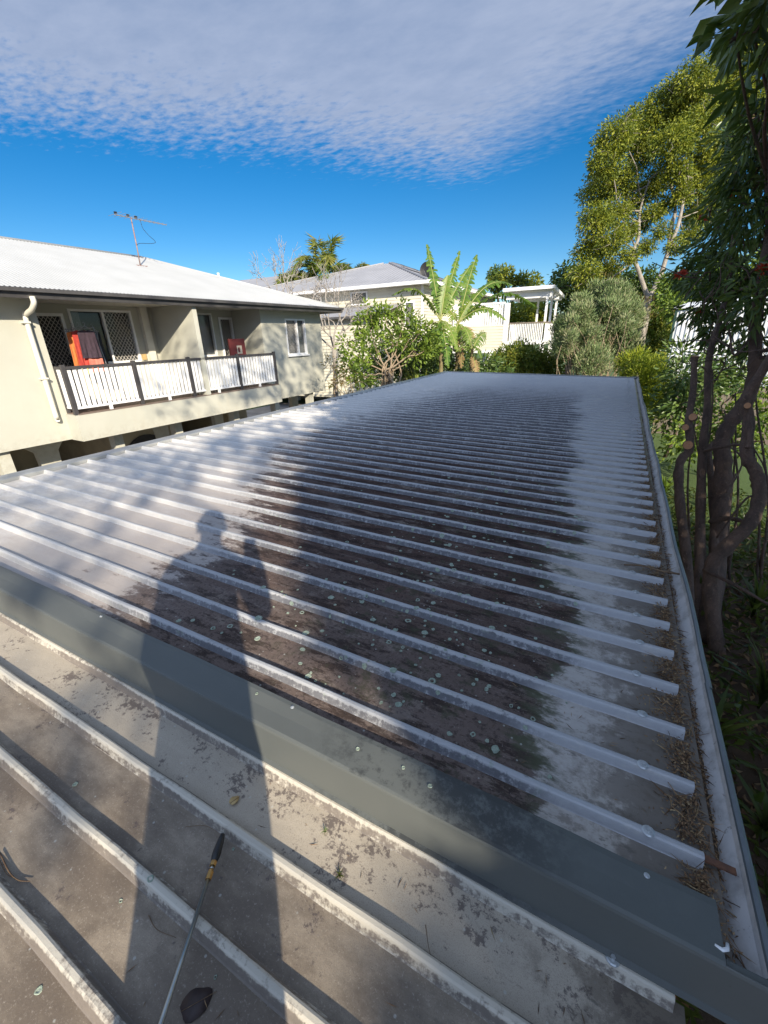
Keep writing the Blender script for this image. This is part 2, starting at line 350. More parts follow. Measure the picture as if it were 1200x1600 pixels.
MAT['orange_cloth'] = simple('orange_cloth', (.62, .22, .05), (.55, .16, .05), 12, .9)
MAT['pink_cloth'] = simple('salmon_cloth', (.60, .20, .14), (.55, .17, .12), 12, .9)
MAT['green_cloth'] = simple('pale_green_cloth', (.48, .55, .25), (.60, .45, .12), 30, .9)
MAT['navy_cloth'] = simple('navy_cloth', (.015, .018, .03), (.02, .022, .03), 20, .9)
MAT['maroon'] = simple('maroon_panel', (.13, .022, .02), (.10, .018, .017), 4, .6)
MAT['khaki'] = simple('pale_khaki_print', (.42, .38, .30), (.36, .32, .25), 40, .8)
MAT['skin'] = simple('skin', (.45, .27, .19), (.40, .23, .16), 20, .6)
MAT['green_paint'] = simple('dark_green_trim', (.03, .07, .05), (.02, .05, .04), 5, .5)
MAT['shed_white'] = simple('white_ribbed_cladding', (.74, .76, .78), (.66, .68, .70), 2, .5)
MAT['dusty_wood'] = simple('grey_timber', (.24, .20, .16), (.16, .13, .10), 9, .9, 0, .3, 40)
MAT['concrete'] = simple('driveway_concrete', (.30, .27, .24), (.22, .195, .17), 1.2, .9, 0, .2, 40)
def glass_mat():
    m, nt, b = nodes('window_glass'); g = G(nt)
    b.inputs['Base Color'].default_value = (.05, .06, .07, 1); b.inputs['Roughness'].default_value = .06
    b.inputs['Specular IOR Level'].default_value = .9; b.inputs['Alpha'].default_value = .35; return m
MAT['glass'] = glass_mat()
def bark(name, c1, c2, scale=8):
    m, nt, b = nodes(name); g = G(nt); p = g.pos()
    n1 = g.noise(p, scale, 6, .7, (1, 1, .35)); n2 = g.noise(p, scale*5, 4, .7)
    c = g.mix(g.step(n1, .35, .65), c1, c2); c = g.mix(g.step(n2, .58, .7), c, tuple(v*1.6 for v in c1))
    g.put(b.inputs['Base Color'], c); b.inputs['Roughness'].default_value = .9
    g.put(b.inputs['Normal'], g.bump(g.m('ADD', n1, n2), .9, .03)); return m
MAT['bark_dark'] = bark('brown_bark', (.14, .092, .068), (.075, .052, .040))
MAT['bark_pale'] = bark('pale_gum_bark', (.32, .285, .235), (.20, .175, .145))
MAT['bark_tan'] = bark('tan_stem_bark', (.34, .26, .17), (.20, .15, .10), 14)
MAT['bark_grey'] = bark('grey_twig_bark', (.36, .33, .29), (.24, .21, .18), 14)
MAT['cut_wood'] = simple('fresh_cut_wood', (.45, .24, .12), (.36, .18, .09), 60, .8)
def leaf_mat(name, ramp, rough=.5, trans=.35):
    m, nt, b = nodes(name); g = G(nt)
    a = g.n('ShaderNodeAttribute', attribute_name='v').outputs['Fac']
    r = g.n('ShaderNodeValToRGB'); g.put(r.inputs[0], a); e = r.color_ramp.elements
    e[0].color = (*ramp[0], 1); e[1].color = (*ramp[-1], 1)
    for i, c in enumerate(ramp[1:-1]): x = e.new((i+1)/(len(ramp)-1)); x.color = (*c, 1)
    g.put(b.inputs['Base Color'], r.outputs[0]); b.inputs['Roughness'].default_value = rough
    b.inputs['Specular IOR Level'].default_value = .35
    tr = g.n('ShaderNodeBsdfTranslucent'); g.put(tr.inputs[0], g.mix(.5, r.outputs[0], (.20, .26, .02)))
    mx = g.n('ShaderNodeMixShader'); mx.inputs[0].default_value = trans
    nt.links.new(b.outputs[0], mx.inputs[1]); nt.links.new(tr.outputs[0], mx.inputs[2])
    nt.links.new(mx.outputs[0], nt.nodes['Material Output'].inputs[0]); return m
MAT['leaf_gum'] = leaf_mat('gum_leaf', [(.055, .09, .014), (.15, .19, .022), (.32, .33, .030), (.12, .155, .02)], .5)
MAT['leaf_dark'] = leaf_mat('dark_glossy_leaf', [(.030, .062, .018), (.065, .115, .028), (.125, .18, .04), (.05, .09, .026)], .35, .22)
MAT['leaf_shrub'] = leaf_mat('bright_shrub_leaf', [(.055, .10, .018), (.12, .19, .026), (.23, .31, .045), (.09, .15, .025)], .4)
MAT['leaf_grey'] = leaf_mat('grey_green_leaf', [(.10, .155, .06), (.18, .25, .10), (.29, .35, .16), (.36, .34, .21)], .7, .3)
MAT['leaf_lime'] = leaf_mat('lime_fern_leaf', [(.14, .20, .02), (.24, .30, .025), (.34, .36, .03), (.20, .26, .03)], .5, .45)
MAT['leaf_hedge'] = leaf_mat('hedge_leaf', [(.05, .09, .015), (.12, .175, .025), (.25, .25, .04), (.08, .12, .02)], .45)
MAT['leaf_under'] = leaf_mat('undergrowth_leaf', [(.02, .035, .008), (.045, .07, .014), (.11, .13, .03), (.035, .05, .012)], .45)
MAT['leaf_banana'] = leaf_mat('banana_leaf', [(.055, .12, .018), (.11, .20, .028), (.19, .28, .045), (.20, .25, .045)], .4, .45)
MAT['leaf_dead'] = leaf_mat('dead_banana_leaf', [(.14, .08, .03), (.22, .14, .06), (.30, .21, .10), (.18, .11, .05)], .9, .2)
MAT['leaf_palm'] = leaf_mat('palm_leaf', [(.12, .19, .035), (.24, .30, .055), (.37, .33, .08), (.18, .24, .05)], .5, .55)
MAT['leaf_bronze'] = leaf_mat('bronze_leaf', [(.10, .06, .02), (.18, .11, .03), (.16, .14, .04), (.08, .08, .02)], .6)
MAT['flower'] = simple('red_flower', (.55, .06, .02), (.42, .04, .02), 40, .7)
def ground_mat():
    m, nt, b = nodes('garden_soil_and_lawn'); g = G(nt); p = g.pos(); x, y, z = g.xyz(p)
    n = g.noise(p, .5, 5, .6); f = g.noise(p, 18, 6, .75)
    soil = g.mix(f, (.05, .034, .022), (.12, .075, .042)); lawn = g.mix(f, (.035, .065, .012), (.09, .14, .03))
    k = g.step(g.m('ADD', y, g.m('MULTIPLY', n, 3)), 8.0, 11.0)
    g.put(b.inputs['Base Color'], g.mix(k, soil, lawn)); b.inputs['Roughness'].default_value = .95
    g.put(b.inputs['Normal'], g.bump(f, .6, .05)); return m
MAT['ground'] = ground_mat()

# ------------------------------------------------------------------ the setting
GZ = -2.7
gm = MB()
gm.add([(-400, -300, GZ), (400, -300, GZ), (400, 700, GZ), (-400, 700, GZ)], [(0, 1, 2, 3)])
tag(gm.build('ground', MAT['ground']), kind='structure')
dm = MB().box(-14.0, 2.2, -12, 20.4, GZ-.1, GZ+.02)
tag(dm.build('driveway', MAT['concrete']), kind='structure')

# ------------------------------------------------------------------ carport roofs
PITCHR = 0.2; W = 5.08; NR = 62

def rib_mesh(name, mat, length, x0=0.0, seg=26):
    b = MB(); h = RH
    prof = [(-RB/2, -h-.001), (-RB/2+.004, -h+.003), (-RTOP/2-.002, -.003), (-RTOP/2+.003, 0), (RTOP/2-.003, 0), (RTOP/2+.002, -.003), (RB/2-.004, -h+.003), (RB/2, -h-.001)]
    xs = np.linspace(x0, x0+length, seg+1); n = len(prof); o = len(b.v)
    for i, xx in enumerate(xs):
        wob = .0012*math.sin(i*1.7)+.0008*math.sin(i*3.1)
        for (q, zz) in prof: b.v.append((xx, q+wob, zz - SL*xx + .0008*math.sin(i*2.3)))
    for i in range(seg):
        for k in range(n-1): b.f.append((i*n+k, i*n+k+1, (i+1)*n+k+1, (i+1)*n+k))
    b.f.append(tuple(range(n))); b.f.append(tuple(seg*n+k for k in range(n))[::-1])
    return b.mesh(name, mat)
def pan_mesh(name, mat, length, seg=20):
    b = MB(); half = PITCHR/2
    prof = [(-half, -RH), (-half*.5, -RH), (0, -RH-.0006), (half*.5, -RH), (half, -RH)]
    xs = np.linspace(0, length, seg+1); n = len(prof)
    for i, xx in enumerate(xs):
        for (q, zz) in prof: b.v.append((xx, q, zz - SL*xx + .0009*math.sin(i*1.3+q*20)))
    for i in range(seg):
        for k in range(n-1): b.f.append((i*n+k, i*n+k+1, (i+1)*n+k+1, (i+1)*n+k))
    return b.mesh(name, mat)
def screw_mesh():
    b = MB()
    def disc(r0, z0, r1, z1, n=14):
        o = len(b.v)
        for k in range(n): a = 2*math.pi*k/n; b.v.append((r0*math.cos(a), r0*math.sin(a), z0))
        for k in range(n): a = 2*math.pi*k/n; b.v.append((r1*math.cos(a), r1*math.sin(a), z1))
        b.f += [(o+k, o+(k+1) % n, o+n+(k+1) % n, o+n+k) for k in range(n)]; b.f.append(tuple(o+n+k for k in range(n)))
    disc(.0155, 0, .0155, .0012); disc(.0145, .0012, .0115, .0032); 
    o = len(b.v)
    for zz in (.003, .0095):
        for k in range(6): a = math.pi/3*k; b.v.append((.0052*math.cos(a), .0052*math.sin(a), zz))
    b.f += [(o+k, o+(k+1) % 6, o+6+(k+1) % 6, o+6+k) for k in range(6)]; b.f.append(tuple(o+6+k for k in range(6)))
    return b.mesh('screw', MAT['screw'], False)
SCREW = screw_mesh()

def make_roof(root, n, y_of, dz, ribm, panm, xr, skip_pan=()):
    for i in range(n):
        y = y_of(i)
        r = link('rib', ribm, root); r.location = (random.uniform(-.006, .004), y, dz+random.uniform(-.001, .001))
        s = link('screw', SCREW, r); s.location = (xr - .125 + random.uniform(-.02, .02), random.uniform(-.003, .003), -SL*(xr-.12)+.0005)
        s.rotation_euler = (random.uniform(-.08, .08), random.uniform(-.08, .08), random.uniform(0, 3))
        q = link('pan', panm, root); q.location = (0, y+(PITCHR/2 if y > -.2 else -NPITCH/2), dz)
carport = empty('carport', (0, 0, 0))
tag(carport, 'long carport with ribbed metal roof, white and grimy, dark lichen film across its middle', 'carport')
ribm = rib_mesh('rib', MAT['rib'], W); panm = pan_mesh('pan', MAT['pan'], W+.03)
make_roof(carport, NR, lambda i: PITCHR*i, 0.0, ribm, panm, W)
q = link('pan', panm, carport); q.location = (0, -PITCHR/2, 0)
YEND = PITCHR*NR + .02
# left barge capping: folded strip with upstand, in lengths
b = MB()
cap_prof = [(-.19, -.16), (-.19, -.012), (-.165, .006), (-.012, .006), (-.004, .002), (-.004, -.034), (-.008, -.034), (-.008, -.001), (-.165, .002), (-.186, -.014), (-.186, -.16)]
for (ya, yb, dzz) in ((-.19, 2.35, 0), (2.352, 4.95, .0015), (4.952, 7.55, 0), (7.552, 10.15, .0015), (10.152, YEND, 0)):
    MB().prism(cap_prof, ya, yb, lambda p, q, a, d=dzz: (p, a, q+d)).build('barge_capping', MAT['cap'], carport)
# far barge
MB().prism([(YEND-.1, .004), (YEND+.03, .004), (YEND+.03, -.14), (YEND+.027, -.14), (YEND+.027, .001), (YEND-.1, .001)], -.19, W+.05, lambda p, q, a: (a, p, q - SL*a)).build('barge_capping', MAT['cap'], carport)
# step flashing between the two roofs
fl_prof = [(-.094, -.014), (-.098, .003), (-.115, .0060), (-.160, .0048), (-.214, .0060), (-.2215, .0035), (-.2240, -.004), (-.2270, -.080), (-.2285, -.1360), (-.2400, -.1400), (-.2400, -.1425), (-.2260, -.1385), (-.2245, -.08), (-.2215, -.006), (-.212, .003), (-.100, .001), (-.096, -.014)]
b = MB(); xs = np.concatenate([np.linspace(-.02, 5.085, 34), [5.0855, 5.13, 5.1745]]); n = len(fl_prof)
for i, xx in enumerate(xs):
    wv = .0018*math.sin(i*.9)+.001*math.sin(i*2.1)
    for j, (q, zz) in enumerate(fl_prof):
        if xx > 5.0852 and q > -.2200: q = -.2200 + (q+.22)*.002
        b.v.append((xx, q + (wv if j < 3 and xx < 5.085 else 0), zz - SL*xx + (.0016*math.sin(i*1.1+j) if 2 < j < 5 else 0)))
for i in range(len(xs)-1):
    for k in range(n): b.f.append((i*n+k, i*n+(k+1) % n, (i+1)*n+(k+1) % n, (i+1)*n+k))
b.f.append(tuple(range(n))); b.f.append(tuple((len(xs)-1)*n+k for k in range(n))[::-1])
b.build('step_flashing', MAT['flashing'], carport)
for x_ in (.6, 1.7, 2.8, 3.9, 4.95):
    o = link('rivet', SCREW, carport); o.location = (x_, -.118, -SL*x_+.0062); o.scale = (.42, .42, .5)
# gutter on the right: trough with chalky inside, rolled lip, lap joints, stop end
def gutter(parent, ya, yb, x0, dz):
    zt = -SL*W + dz
    inn = [(x0-.03, zt-.045), (x0+.004, zt-.085), (x0+.058, zt-.085), (x0+.098, zt-.030), (x0+.101, zt-.010)]
    out = [(x0+.101, zt-.010), (x0+.1025, zt-.002), (x0+.110, zt+.002), (x0+.1165, zt-.002), (x0+.118, zt-.012), (x0+.1165, zt-.10), (x0+.105, zt-.112), (x0-.03, zt-.112), (x0-.03, zt-.05)]
    cuts = [ya, .62, 3.0, 5.4, 7.8, 10.2, yb]; cuts = [c for c in cuts if ya <= c <= yb]
    for k in range(len(cuts)-1):
        a0, a1 = cuts[k], cuts[k+1]; d = .0025 if k % 2 else 0
        nseg = 12
        for nm, pr, mt in (('gutter_trough', inn, MAT['gutter_in']), ('gutter_front', out, MAT['gutter_out'])):
            b = MB(); ys = np.linspace(a0, a1+.03, nseg+1)
            for i, yy in enumerate(ys):
                wv = (.004*math.sin(yy*2.1)+.003*math.sin(yy*5.3+1)) if yy > 1 else 0
                for (p, q) in pr: b.v.append((p+d+wv*.8, yy, q+d*.8+wv))
            n = len(pr)
            for i in range(nseg):
                for j in range(n-1): b.f.append((i*n+j, i*n+j+1, (i+1)*n+j+1, (i+1)*n+j))
            b.build(nm, mt, parent)
GX = 5.055
gutter(carport, -.201, YEND+.03, GX, .012)
zt = -SL*W+.012
bevel(MB().box(5.0865, GX+.117, -.2190, -.2015, zt-.130, zt-.014).build('gutter_stop_end', MAT['flashing'], carport), .003)
MB().box(GX-.03, GX+.118, YEND+.05, YEND+.056, zt-.112, zt+.002).build('gutter_stop_end', MAT['gutter_out'], carport)
MB().tube([(5.070, -.192, -.088), (5.082, -.195, -.086), (5.092, -.188, -.088), (5.095, -.175, -.093)], [.0035, .004, .004, .0035], 8).build('sealant_bead', MAT['white'], carport, True)
MB().bar((W-.07, 0, -.008-SL*W), (W+.062, 0, -.014-SL*W), .016, .006).build('repair_strip', MAT['rust'], carport)
for (x, y) in ((.15, .1), (.15, 4.1), (.15, 8.1), (.15, 12.2), (4.85, .1), (4.85, 4.1), (4.85, 8.1), (4.85, 12.2)):
    MB().box(x-.05, x+.05, y-.05, y+.05, GZ, -.20-SL*x).build('post', MAT['dusty_wood'], carport)
for x in (.15, 4.85): MB().box(x-.04, x+.04, -.05, 12.3, -.198-SL*x, -.05-SL*x).build('beam', MAT['dusty_wood'], carport)
MB().box(0, 5.0, -.19, -.16, -.30, -.14).build('fascia', MAT['dusty_wood'], carport)

# near roof, one step lower
NDZ = -0.145; NY0, NPITCH = -.238, .197
shed = empty('near_carport', (0, 0, 0))
tag(shed, 'lower ribbed metal roof in the foreground, brown stained sheets with cream ribs', 'carport')
ribn = rib_mesh('rib', MAT['rib_near'], 5.03); pann = pan_mesh('pan', MAT['pan_near'], 5.05)
make_roof(shed, 22, lambda i: NY0 - NPITCH*i, NDZ, ribn, pann, 5.03)
MB().prism([(-4.62, .004), (-4.72, .004), (-4.72, -.14), (-4.717, -.14), (-4.717, .001), (-4.62, .001)], -.19, 5.05, lambda p, q, a: (a, p, q - SL*a + NDZ)).build('barge_capping', MAT['cap'], shed)
for (x, y) in ((.15, -.5), (.15, -4.5), (4.85, -.5), (4.85, -4.5)):
    MB().box(x-.05, x+.05, y-.05, y+.05, GZ, NDZ-.2-SL*x).build('post', MAT['dusty_wood'], shed)
for x in (.15, 4.85): MB().box(x-.04, x+.04, -4.6, -.3, NDZ-.198-SL*x, NDZ-.05-SL*x).build('beam', MAT['dusty_wood'], shed)

# ------------------------------------------------------------------ leaf and branch tools
def leaf_mesh(name, C, D, L, Wd, mat, fold=.25, val=None, extra=None):
    """one folded leaf (two triangles) for each centre C with direction D; val colours each leaf"""
    n = len(C); C = np.asarray(C, float); D = np.asarray(D, float); D = D/np.maximum(np.linalg.norm(D, axis=1), 1e-6)[:, None]
    L = np.broadcast_to(L, (n,))[:, None]; Wd = np.broadcast_to(Wd, (n,))[:, None]
    rnd = rng.normal(size=(n, 3)); side = np.cross(D, rnd); side /= np.maximum(np.linalg.norm(side, axis=1), 1e-6)[:, None]
    nrm = np.cross(side, D)
    b = C; mid = C + D*L*.45; tip = C + D*L - nrm*L*.12
    l = mid + side*Wd*.5 + nrm*Wd*fold; r = mid - side*Wd*.5 + nrm*Wd*fold
    V = np.stack([b, l, tip, r], 1).reshape(-1, 3)
    k = np.arange(n)*4
    F = np.stack([np.stack([k, k+1, k+2], 1), np.stack([k, k+2, k+3], 1)], 1).reshape(-1, 3)
    return raw_mesh(name, V, F, np.repeat(val if val is not None else rng.random(n), 2), mat)
def raw_mesh(name, V, F, val, mat):
    me = bpy.data.meshes.new(name); nv, nf = len(V), len(F); k = F.shape[1]
    me.vertices.add(nv); me.vertices.foreach_set('co', V.astype(np.float32).ravel())
    me.loops.add(nf*k); me.loops.foreach_set('vertex_index', F.astype(np.int32).ravel())
    me.polygons.add(nf); me.polygons.foreach_set('loop_start', (np.arange(nf)*k).astype(np.int32)); me.polygons.foreach_set('loop_total', np.full(nf, k, np.int32))
    me.update(calc_edges=True)
    a = me.attributes.new('v', 'FLOAT', 'FACE'); a.data.foreach_set('value', np.asarray(val, np.float32))
    me.materials.append(mat); me.validate(); return me
def unit(n):
    v = rng.normal(size=(n, 3)); return v/np.linalg.norm(v, axis=1)[:, None]
def blob_leaves(blobs, per, tw=10, spread=.16, droop=.35, out=.6, shell=.55, squash=.85):
    """blobs: (centre, radius). twigs are set through each blob, leaves around each twig end. returns centres, dirs, values"""
    Cs, Ds, Vs = [], [], []
    for c, r in blobs:
        nt = max(3, int(per*r*r/tw)); d = unit(nt); rad = r*(shell + (1-shell)*rng.random(nt)**.5)*(.8+.4*rng.random(nt))
        t = np.asarray(c) + d*rad[:, None]*np.array((1, 1, squash))
        v0 = np.clip(.5 + .28*rng.normal(size=nt), 0, 1)
        for i in range(nt):
            m = tw; e = unit(m); p = t[i] + e*spread*rng.random((m, 1))**.5
            dr = e + d[i]*out + np.array((0, 0, -droop)); Cs.append(p); Ds.append(dr)
            Vs.append(np.clip(v0[i] + .16*rng.normal(size=m), 0, 1))
    return np.concatenate(Cs), np.concatenate(Ds), np.concatenate(Vs)
def limb(b, a, c, r0, r1, wob=.08, n=7, sides=7, sag=0):
    a, c = np.array(a, float), np.array(c, float); L = np.linalg.norm(c-a)
    t = np.linspace(0, 1, n)[:, None]; p = a*(1-t) + c*t
    o = rng.normal(size=(2, 3))*wob*L
    p = p + np.sin(t*math.pi)*o[0] + np.sin(t*2*math.pi)*o[1]*.5 + np.array((0, 0, sag))*np.sin(t*math.pi)
    b.tube(p, np.linspace(r0, r1, n), sides); return p
def path(pts, n=5):
    """smooth Catmull-Rom path through points"""
    P = [np.array(p, float) for p in pts]; P = [2*P[0]-P[1]] + P + [2*P[-1]-P[-2]]; o = []
    for i in range(1, len(P)-2):
        for k in range(n):
            t = k/n; a, b_, c, d = P[i-1:i+3]
            o.append(.5*(2*b_ + (c-a)*t + (2*a-5*b_+4*c-d)*t*t + (3*b_-a-3*c+d)*t**3))
    o.append(P[-2]); return np.array(o)

exec_parts = []
# ------------------------------------------------------------------ apartment building on the left
PH = math.atan(.038)
apt = empty('apartment_building', (-5.4, 0, 0), -PH)
tag(apt, 'cream rendered apartment building with white roof, dark gutter and long railed balcony', 'building')
# local frame: x = out from the facade, y = along it, z up
U0, U1, ZB, ZT = -7.0, 12.55, -.74, 1.93
BW = -1.2
def A(name, mat, boxes, parent=None):
    b = MB()
    for bx in boxes: b.box(*bx)
    return b.build(name, mat, parent or apt)
A('wall', MAT['cream'], [(-.2, 0, U0, 3.84, ZB, ZT)])                                  # left of the recess
A('wall', MAT['cream'], [(-.2, 0, 9.65, 10.72, ZB, ZT), (-.2, 0, 11.66, U1, ZB, ZT), (-.2, 0, 10.72, 11.66, ZB, .60), (-.2, 0, 10.72, 11.66, 1.66, ZT)])
A('wall', MAT['cream'], [(-8, -.2, U1-.2, U1, ZB, ZT)])
for bx in ((BW, -.2, 3.64, 3.84, -.24, ZT), (BW, -.2, 9.65, 9.85, -.24, ZT)): A('wall', MAT['cream'], [bx])
# recess back wall with openings: doors 4.30-4.80, window 4.97-6.40, window 8.12-8.85, door 9.13-9.60
bk = []
zs0, zs1, zd = .66, 1.82, 1.72
bk += [(BW-.2, BW, 3.84, 4.12, -.24, ZT), (BW-.2, BW, 4.86, 4.99, -.24, ZT), (BW-.2, BW, 6.40, 8.13, -.24, ZT), (BW-.2, BW, 8.85, 9.10, -.24, ZT), (BW-.2, BW, 9.60, 9.65, -.24, ZT)]
bk += [(BW-.2, BW, 4.12, 4.86, zd, ZT), (BW-.2, BW, 4.99, 6.40, zs1, ZT), (BW-.2, BW, 8.13, 8.85, zs1, ZT), (BW-.2, BW, 9.10, 9.60, zd, ZT)]
bk += [(BW-.2, BW, 4.99, 6.40, -.24, zs0), (BW-.2, BW, 8.13, 8.85, -.24, zs0)]
A('wall', MAT['cream'], bk)
A('party_fin_wall', MAT['cream'], [(BW, .44, 6.98, 7.10, -.22, ZT)])
A('corner_boxing', MAT['cream_trim'], [(BW, BW+.12, 6.62, 6.80, -.2, ZT)])
A('balcony_slab', MAT['cream'], [(-.002, .45, 3.79, 9.70, -.75, -.225)])
A('balcony_floor', MAT['floor_brown'], [(BW, .46, 3.845, 9.645, -.222, -.205)])
A('floor_slab', MAT['cream'], [(-8, -.205, U0, U1-.205, ZB+.004, -.23)])
A('soffit', MAT['soffit'], [(-1.3, .50, U0, 12.98, ZT, ZT+.03)])
A('interior_ceiling', MAT['dark_interior'], [(-7.8, -1.42, U0, 12.3, ZT, ZT+.02)])
A('interior_wall', MAT['dark_interior'], [(-4.2, -4.1, U0, 12.3, -.2, ZT)])
A('fascia_board', MAT['cream_trim'], [(.46, .50, U0, 12.985, ZT-.03, ZT+.09)])
# gutter: two tones come from its lower roll and fascia
gp = [(.505, 1.875), (.545, 1.875), (.575, 1.965), (.64, 1.972), (.648, 2.03), (.635, 2.036), (.63, 1.985), (.565, 1.98), (.535, 1.90), (.515, 1.90), (.515, 2.03), (.505, 2.03)]
MB().prism(gp, U0, 13.06, lambda p, q, a: (p, a, q)).build('gutter', MAT['gutter_dark'], apt)
MB().prism([(p-.505+12.99, q) for p, q in gp], -8, .635, lambda p, q, a: (a, p, q)).build('gutter', MAT['gutter_dark'], apt)
# white hip roof with corrugations on the face we see
def corr_roof(name, mat, e0, e1, r0, r1, parent, wl=.076, amp=.009, side=1):
    """ribbed slope: eave from e0 to e1, ridge from r0 to r1 (all local points)"""
    e0, e1, r0, r1 = map(lambda p: np.array(p, float), (e0, e1, r0, r1))
    n = max(2, int(np.linalg.norm(e1-e0)/wl*4)); V = []; F = []
    nr = np.cross(e1-e0, r0-e0); nr /= np.linalg.norm(nr)
    if nr[2] < 0: nr = -nr
    d = (e1-e0)/np.linalg.norm(e1-e0)
    lo0, lo1 = 0, np.linalg.norm(e1-e0); q0, q1 = (r0-e0) @ d, (r1-e0) @ d
    up = (r0-e0) - d*q0
    for i in range(n+1):
        s = lo1*i/n; h = amp*math.cos(2*math.pi*s/wl)
        if q0 > 0 and s < q0: k = s/q0
        elif q1 < lo1 and s > q1: k = (lo1-s)/(lo1-q1)
        else: k = 1.0
        a = e0 + d*s + nr*h; V += [a, a + up*max(k, .002)]
    for i in range(n): F.append((2*i, 2*i+2, 2*i+3, 2*i+1))
    b = MB(); b.add(V, F); return b.build(name, mat, parent)
EZ, RZ, RW, RU = 2.045, 3.50, -3.70, 8.72
corr_roof('roof_slope', MAT['house_roof_white'], (.56, U0, EZ), (.56, 12.98, EZ), (RW, U0, RZ), (RW, RU, RZ), apt)
corr_roof('roof_slope', MAT['house_roof_white'], (.56, 12.98, EZ), (-7.96, 12.98, EZ), (RW, RU, RZ), (RW-.001, RU, RZ), apt)
corr_roof('roof_slope', MAT['house_roof_white'], (-7.96, U0, EZ), (-7.96, 12.98, EZ), (RW, U0, RZ), (RW, RU, RZ), apt)
MB().tube([(RW, U0, RZ+.005), (RW, RU, RZ+.005)], .035, 8).build('ridge_cap', MAT['house_roof_white'], apt, True)
MB().tube([(RW, RU, RZ+.005), (.55, 12.97, EZ+.012)], .032, 8).build('hip_cap', MAT['house_roof_white'], apt, True)
# downpipe with swan neck
dp = MB(); dp.tube(path([(.56, 3.62, 1.90), (.56, 3.62, 1.80), (.40, 3.62, 1.70), (.16, 3.62, 1.64), (.07, 3.62, 1.55), (.07, 3.61, .6), (.07, 3.60, -.22), (.09, 3.60, -.30)], 4), .045, 12)
dp.build('downpipe', MAT['cream_trim'], apt, True)
dp = MB()
for zz in (1.50, .5): dp.box(0, .125, 3.60-.06, 3.60+.06, zz-.015, zz+.015)
dp.build('pipe_clip', MAT['cream_trim'], apt)
# balustrade
PU = [3.83, 5.24, 6.63, 8.19, 9.62]
for u in PU: bevel(A('baluster_post', MAT['dark_rail'], [(.36, .43, u-.04, u+.04, -.215, .74)]), .004)
for a, b_ in zip(PU[:-1], PU[1:]):
    A('top_rail', MAT['dark_rail'], [(.35, .44, a+.041, b_-.041, .655, .705)])
    A('bottom_rail', MAT['white'], [(.375, .415, a+.041, b_-.041, -.115, -.075)])
    n = int((b_-a-.08)/.098); gap = (b_-a-.08)/n
    for k in range(n):
        u = a+.04+gap*(k+.5); A('slat', MAT['white'], [(.385, .405, u-.034, u+.034, -.074, .654)])
    A('rail_foot', MAT['white'], [(.375, .415, (a+b_)/2-.03, (a+b_)/2+.03, -.204, -.116)])
A('top_rail', MAT['dark_rail'], [(-.0, .355, 3.845, 3.90, .655, .705)])
A('bottom_rail', MAT['white'], [(0, .36, 3.85, 3.89, -.115, -.075)])
for k in range(4): A('slat', MAT['white'], [(.02+.088*k, .085+.088*k, 3.86, 3.88, -.074, .654)])
A('baluster_post', MAT['dark_rail'], [(.0, .05, 3.845, 3.895, -.215, .654)])
# windows and doors
def grille(parent, x, u0, u1, z0, z1, s=.085, w=.011):
    """diamond security grille clipped to its frame"""
    b = MB(); c = []
    def clip(d, sgn):
        pts = []
        # line  z = sgn*(u-u0) + d
        for u in (u0, u1):
            z = sgn*(u-u0)+d
            if z0 <= z <= z1: pts.append((u, z))
        for z in (z0, z1):
            u = u0+(z-d)/sgn
            if u0 < u < u1: pts.append((u, z))
        return pts[:2] if len(pts) >= 2 else None
    H = z1-z0; Wd = u1-u0; k = z0-Wd
    while k < z1+Wd:
        for sgn, off in ((1.35, 0), (-1.35, .002)):
            p = clip(k, sgn)
            if p and math.hypot(p[0][0]-p[1][0], p[0][1]-p[1][1]) > .02: b.bar((x+off, *p[0]), (x+off, *p[1]), .003, w, (1, 0, 0)) if False else b.bar((x+off, *p[0]), (x+off, *p[1]), w, .003, (1, 0, 0))
        k += s*1.35
    return b.build('diamond_grille', MAT['mesh_screen'], parent)
def frame(name, x, u0, u1, z0, z1, t=.045, mat='white', d=.05, mull=None, parent=apt):
    b = MB(); b.box(x-d, x, u0, u0+t, z0, z1); b.box(x-d, x, u1-t, u1, z0, z1); b.box(x-d, x, u0+t, u1-t, z1-t, z1); b.box(x-d, x, u0+t, u1-t, z0, z0+t)
    if mull: b.box(x-d+.004, x+.004, mull-t*.5, mull+t*.5, z0+t, z1-t)
    return b.build(name, MAT[mat], parent)
f = frame('window', BW+.03, 4.97, 6.42, .64, 1.84, .05, 'white', .1, 5.72)
MB().box(BW-.05, BW-.044, 5.02, 6.37, .69, 1.79).build('glass_pane', MAT['glass'], f)
grille(f, BW-.01, 5.745, 6.37, .69, 1.79)
MB().box(BW-.16, BW-.15, 4.99, 5.28, .67, 1.80).build('curtain', MAT['curtain'], f)
MB().box(BW, BW+.07, 4.94, 6.45, .60, .64).build('sill', MAT['cream_trim'], f)
f = frame('window', BW+.03, 8.11, 8.87, .66, 1.84, .045, 'white', .1)
MB().box(BW-.05, BW-.044, 8.155, 8.825, .71, 1.79).build('glass_pane', MAT['glass'], f)
MB().box(BW-.14, BW-.13, 8.48, 8.85, .67, 1.81).build('curtain', MAT['curtain'], f)
MB().box(BW, BW+.07, 8.08, 8.90, .62, .66).build('sill', MAT['cream_trim'], f)
grille(f, BW-.015, 8.155, 8.40, .71, 1.1)
